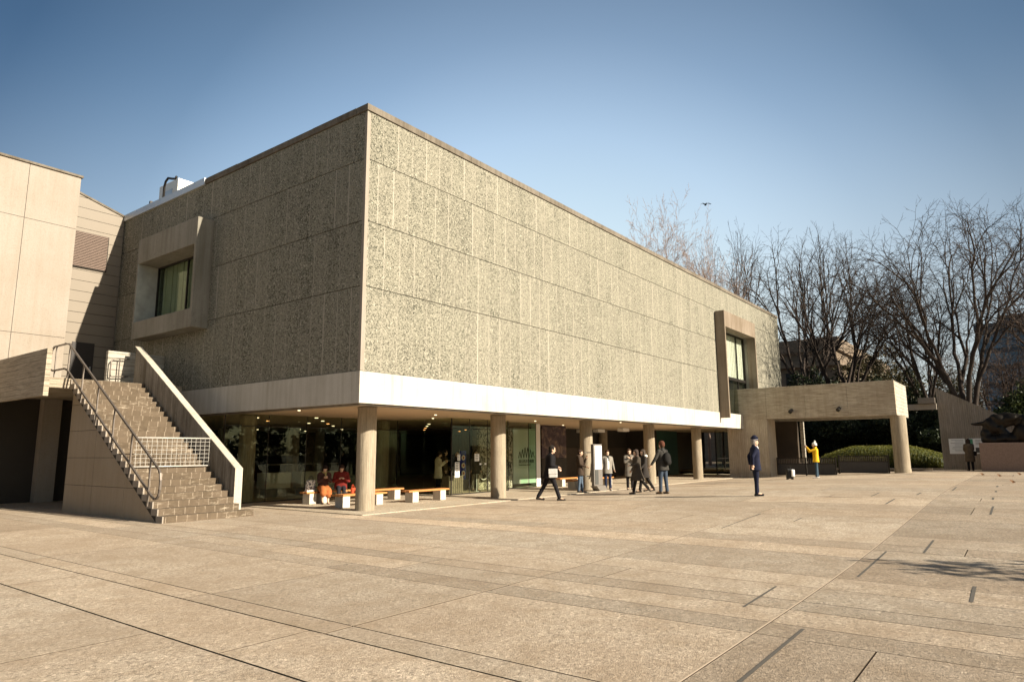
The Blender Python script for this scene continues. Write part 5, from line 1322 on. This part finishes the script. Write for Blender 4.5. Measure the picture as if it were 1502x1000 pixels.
# ------------------------------------------------------------ far buildings
bb = thing('brown_building','brown stone building with a flat roof far behind the portico','building',(75,10,0))
stone = concrete('brown_stone',(.24,.19,.145),.7,'h',.5,.3,.4); stone2 = plain('sill_stone',(.42,.35,.28),.8)  # second stone is paler, for the window sills
m = MB(); m.box((75,3.1,0),(112,21,13.4)); m.build('wall',stone,bb)
m = MB(); m.box((74.5,2.7,13.42),(112.5,21.5,15.0)); m.build('cornice',stone,bb)
m = MB(); m.box((74.4,2.6,11.6),(112.6,21.6,12.1)); m.build('string_course',stone,bb)
for k in range(5):
    m = MB(); y_=4.6+k*3.4; m.box((74.93,y_,8.6),(74.99,y_+1.0,11.0)); w_=m.build('window',M['white'] if k==0 else M['black'],bb)
    m = MB(); m.box((74.90,y_-.1,8.4),(74.925,y_+1.1,8.58)); m.build('sill',stone2,w_)
gt = thing('glass_tower','blue glass office tower far off at the right edge','building',(160,-20,0))
def tower_mat():
    t = NT('blue_curtain_wall'); x,y,z = t.sep(); fz=t.math('FRACT',t.math('DIVIDE',z,3.6)); fy=t.math('FRACT',t.math('DIVIDE',t.math('ADD',x,y),1.5))
    w=t.white(t.comb(t.math('FLOOR',t.math('DIVIDE',z,1.8)),t.math('FLOOR',t.math('DIVIDE',t.math('ADD',x,y),1.5)),1.)); c=t.mix(w,(.05,.10,.15),(.11,.19,.27))
    c=t.mix(t.math('LESS_THAN',fz,.2),c,(.03,.04,.055)); c=t.mix(t.math('LESS_THAN',fy,.09),c,(.16,.2,.23)); return t.done(c,.25,.5)
m = MB(); m.box((160,-60,0),(190,-7.6,26.2)); m.build('curtain_wall',tower_mat(),gt)
m = MB(); m.box((159.6,-60.4,26.2),(190.4,-7.2,27.6)); m.box((162,-58,27.6),(188,-11.5,29.4)); m.build('roof_band',plain('tower_grey',(.06,.075,.09),.5),gt)
m = MB()
for k in range(6): m.box((159.93,-60,3.6*k+3.3),(159.98,-7.6,3.6*k+3.75))
m.build('spandrel',plain('tower_spandrel',(.05,.06,.08),.4),gt)

# ------------------------------------------------------------ bird
bd = thing('bird','black bird gliding in the open sky over the roofline','bird',(39.6,4.9,21.5))
def place_bird():
    P = Vector((39.58,4.86,21.51)); m = MB()
    f=Vector((.8,.6,0))*.7; s=Vector((.6,-.8,0))*.7; u=Vector((0,0,1))*.7
    m.tube([P-f*.28,P-f*.1,P+f*.1,P+f*.24,P+f*.33],[.03,.075,.085,.05,.012],8)
    m.add([P-f*.28+s*.03,P-f*.5+s*.1,P-f*.52-s*.1,P-f*.28-s*.03,P-f*.28+u*.02],[(0,1,4),(1,2,4),(2,3,4),(3,0,4)])
    for sg in (-1,1):
        a=P+f*.1; m.add([P+f*.15,P-f*.12,P-f*.16+s*sg*.32+u*.14,P+f*.14+s*sg*.34+u*.16,P-f*.22+s*sg*.62-u*.02,P+f*.02+s*sg*.6+u*.01,P+f*.02+u*.02,P-f*.0+s*sg*.33+u*.175],[(0,3,7,6),(6,7,2,1),(3,5,4,7),(7,4,2),(0,1,2,3),(3,2,4,5)])
    return m
place_bird().build('body_and_wings',M['black'],bd)

# ------------------------------------------------------------ sculpture (plain stand-in) on its pedestal
pd = thing('pedestal','broad low reddish granite pedestal carrying the bronze sculpture','pedestal',(35.8,-13.6,.4))
granite = plain('red_granite',(.2,.135,.105),.6,var=.25,vs=14)
m = MB(); m.box((34.6,-16.4,.35),(37.2,-11.95,2.0)); m.build('block',granite,pd,bevel=.02)
scu = thing('bronze_sculpture','dark bronze sculpture of rocky masses joined by a sweeping form on the pedestal','sculpture',(35.8,-13.6,2.0))
m = MB()
def mass(c_,r_,tilt=0): m.ell(c_,r_,Matrix.Rotation(R(tilt),3,'X'),14,10)
for c_,r_,t_ in [((35.8,-12.5,2.15),(.55,.5,.35),10),((35.8,-12.3,2.5),(.35,.3,.35),0),((35.7,-12.9,2.2),(.4,.5,.28),-20),((35.8,-13.5,2.2),(.45,.55,.32),0),((35.8,-14.1,2.5),(.55,.6,.65),20),((35.8,-14.3,3.0),(.45,.42,.6),10),((35.8,-14.5,3.4),(.36,.34,.35),0),((35.8,-12.6,2.95),(.34,.36,.5),-25),((35.8,-13.0,3.3),(.3,.5,.3),30),((35.8,-13.5,3.35),(.3,.5,.24),-10)]:
    mass(c_,r_,t_)
m.tube([(35.8,-12.3,2.3),(35.75,-12.25,2.75),(35.8,-12.6,3.3)],[.17,.15,.24],10); m.tube([(35.8,-12.6,3.3),(35.8,-13.3,3.62)],[.2,.13],10); m.tube([(35.8,-13.3,3.62),(35.8,-14.2,3.35)],[.13,.2],10); m.tube([(35.8,-13.3,2.3),(35.7,-12.9,2.9)],[.28,.22],10)
m.tube([(35.8,-12.6,3.2),(35.8,-12.2,3.12),(35.8,-11.85,3.08),(35.8,-11.6,3.1)],[.17,.13,.1,.05],10)
m.tube([(35.8,-12.9,3.15),(35.8,-13.3,3.05),(35.8,-13.8,3.2),(35.8,-14.3,3.15)],[.22,.2,.16,.2],10)
o = m.build('bronze_form',plain('dark_bronze',(.022,.017,.012),.45,metal=.7,bump=.02),scu,smooth=True)
rm = o.modifiers.new('r','REMESH'); rm.mode='VOXEL'; rm.voxel_size=.05; rm.use_smooth_shade=True; sm=o.modifiers.new('s','SMOOTH'); sm.iterations=4

# trees standing out of the picture: one whose shadow lies on the plaza, and the park edge on the left
eS = evergreen('evergreen_tree','evergreen tree out of the picture whose tip casts a leafy shadow on the paving',(.95,-21.7,.45),3.6,4.4,1500,'leaf_dark',12,size=.12)
def wood():
    rnd = random.Random(77); m = MB(); bl=[]
    for k in range(26):      # park trees round the forecourt, behind and to the left of the photographer
        if k < 14: x,y = -30+k*7.2+rnd.uniform(-2,2), -66+rnd.uniform(-4,4)
        else: x,y = -52+rnd.uniform(-4,4), -50+(k-14)*8.5
        h = rnd.uniform(9,14)
        for j in range(4): bl.append(((x+rnd.uniform(-2,2),y+rnd.uniform(-2,2),h*(.2+.22*j)),(4.2-.5*j,4.2-.5*j,h*.2)))
        m.tube([(x,y,0),(x,y,h*.7)],[.35,.1],8)
    leaves(m,rnd,bl,52000,.42,.5)
    o = m.build('park_woodland', M['leaf_dark'])
    tag(o,'dark evergreen park woodland standing across the forecourt, out of the picture','woodland',None,'stuff')
wood()
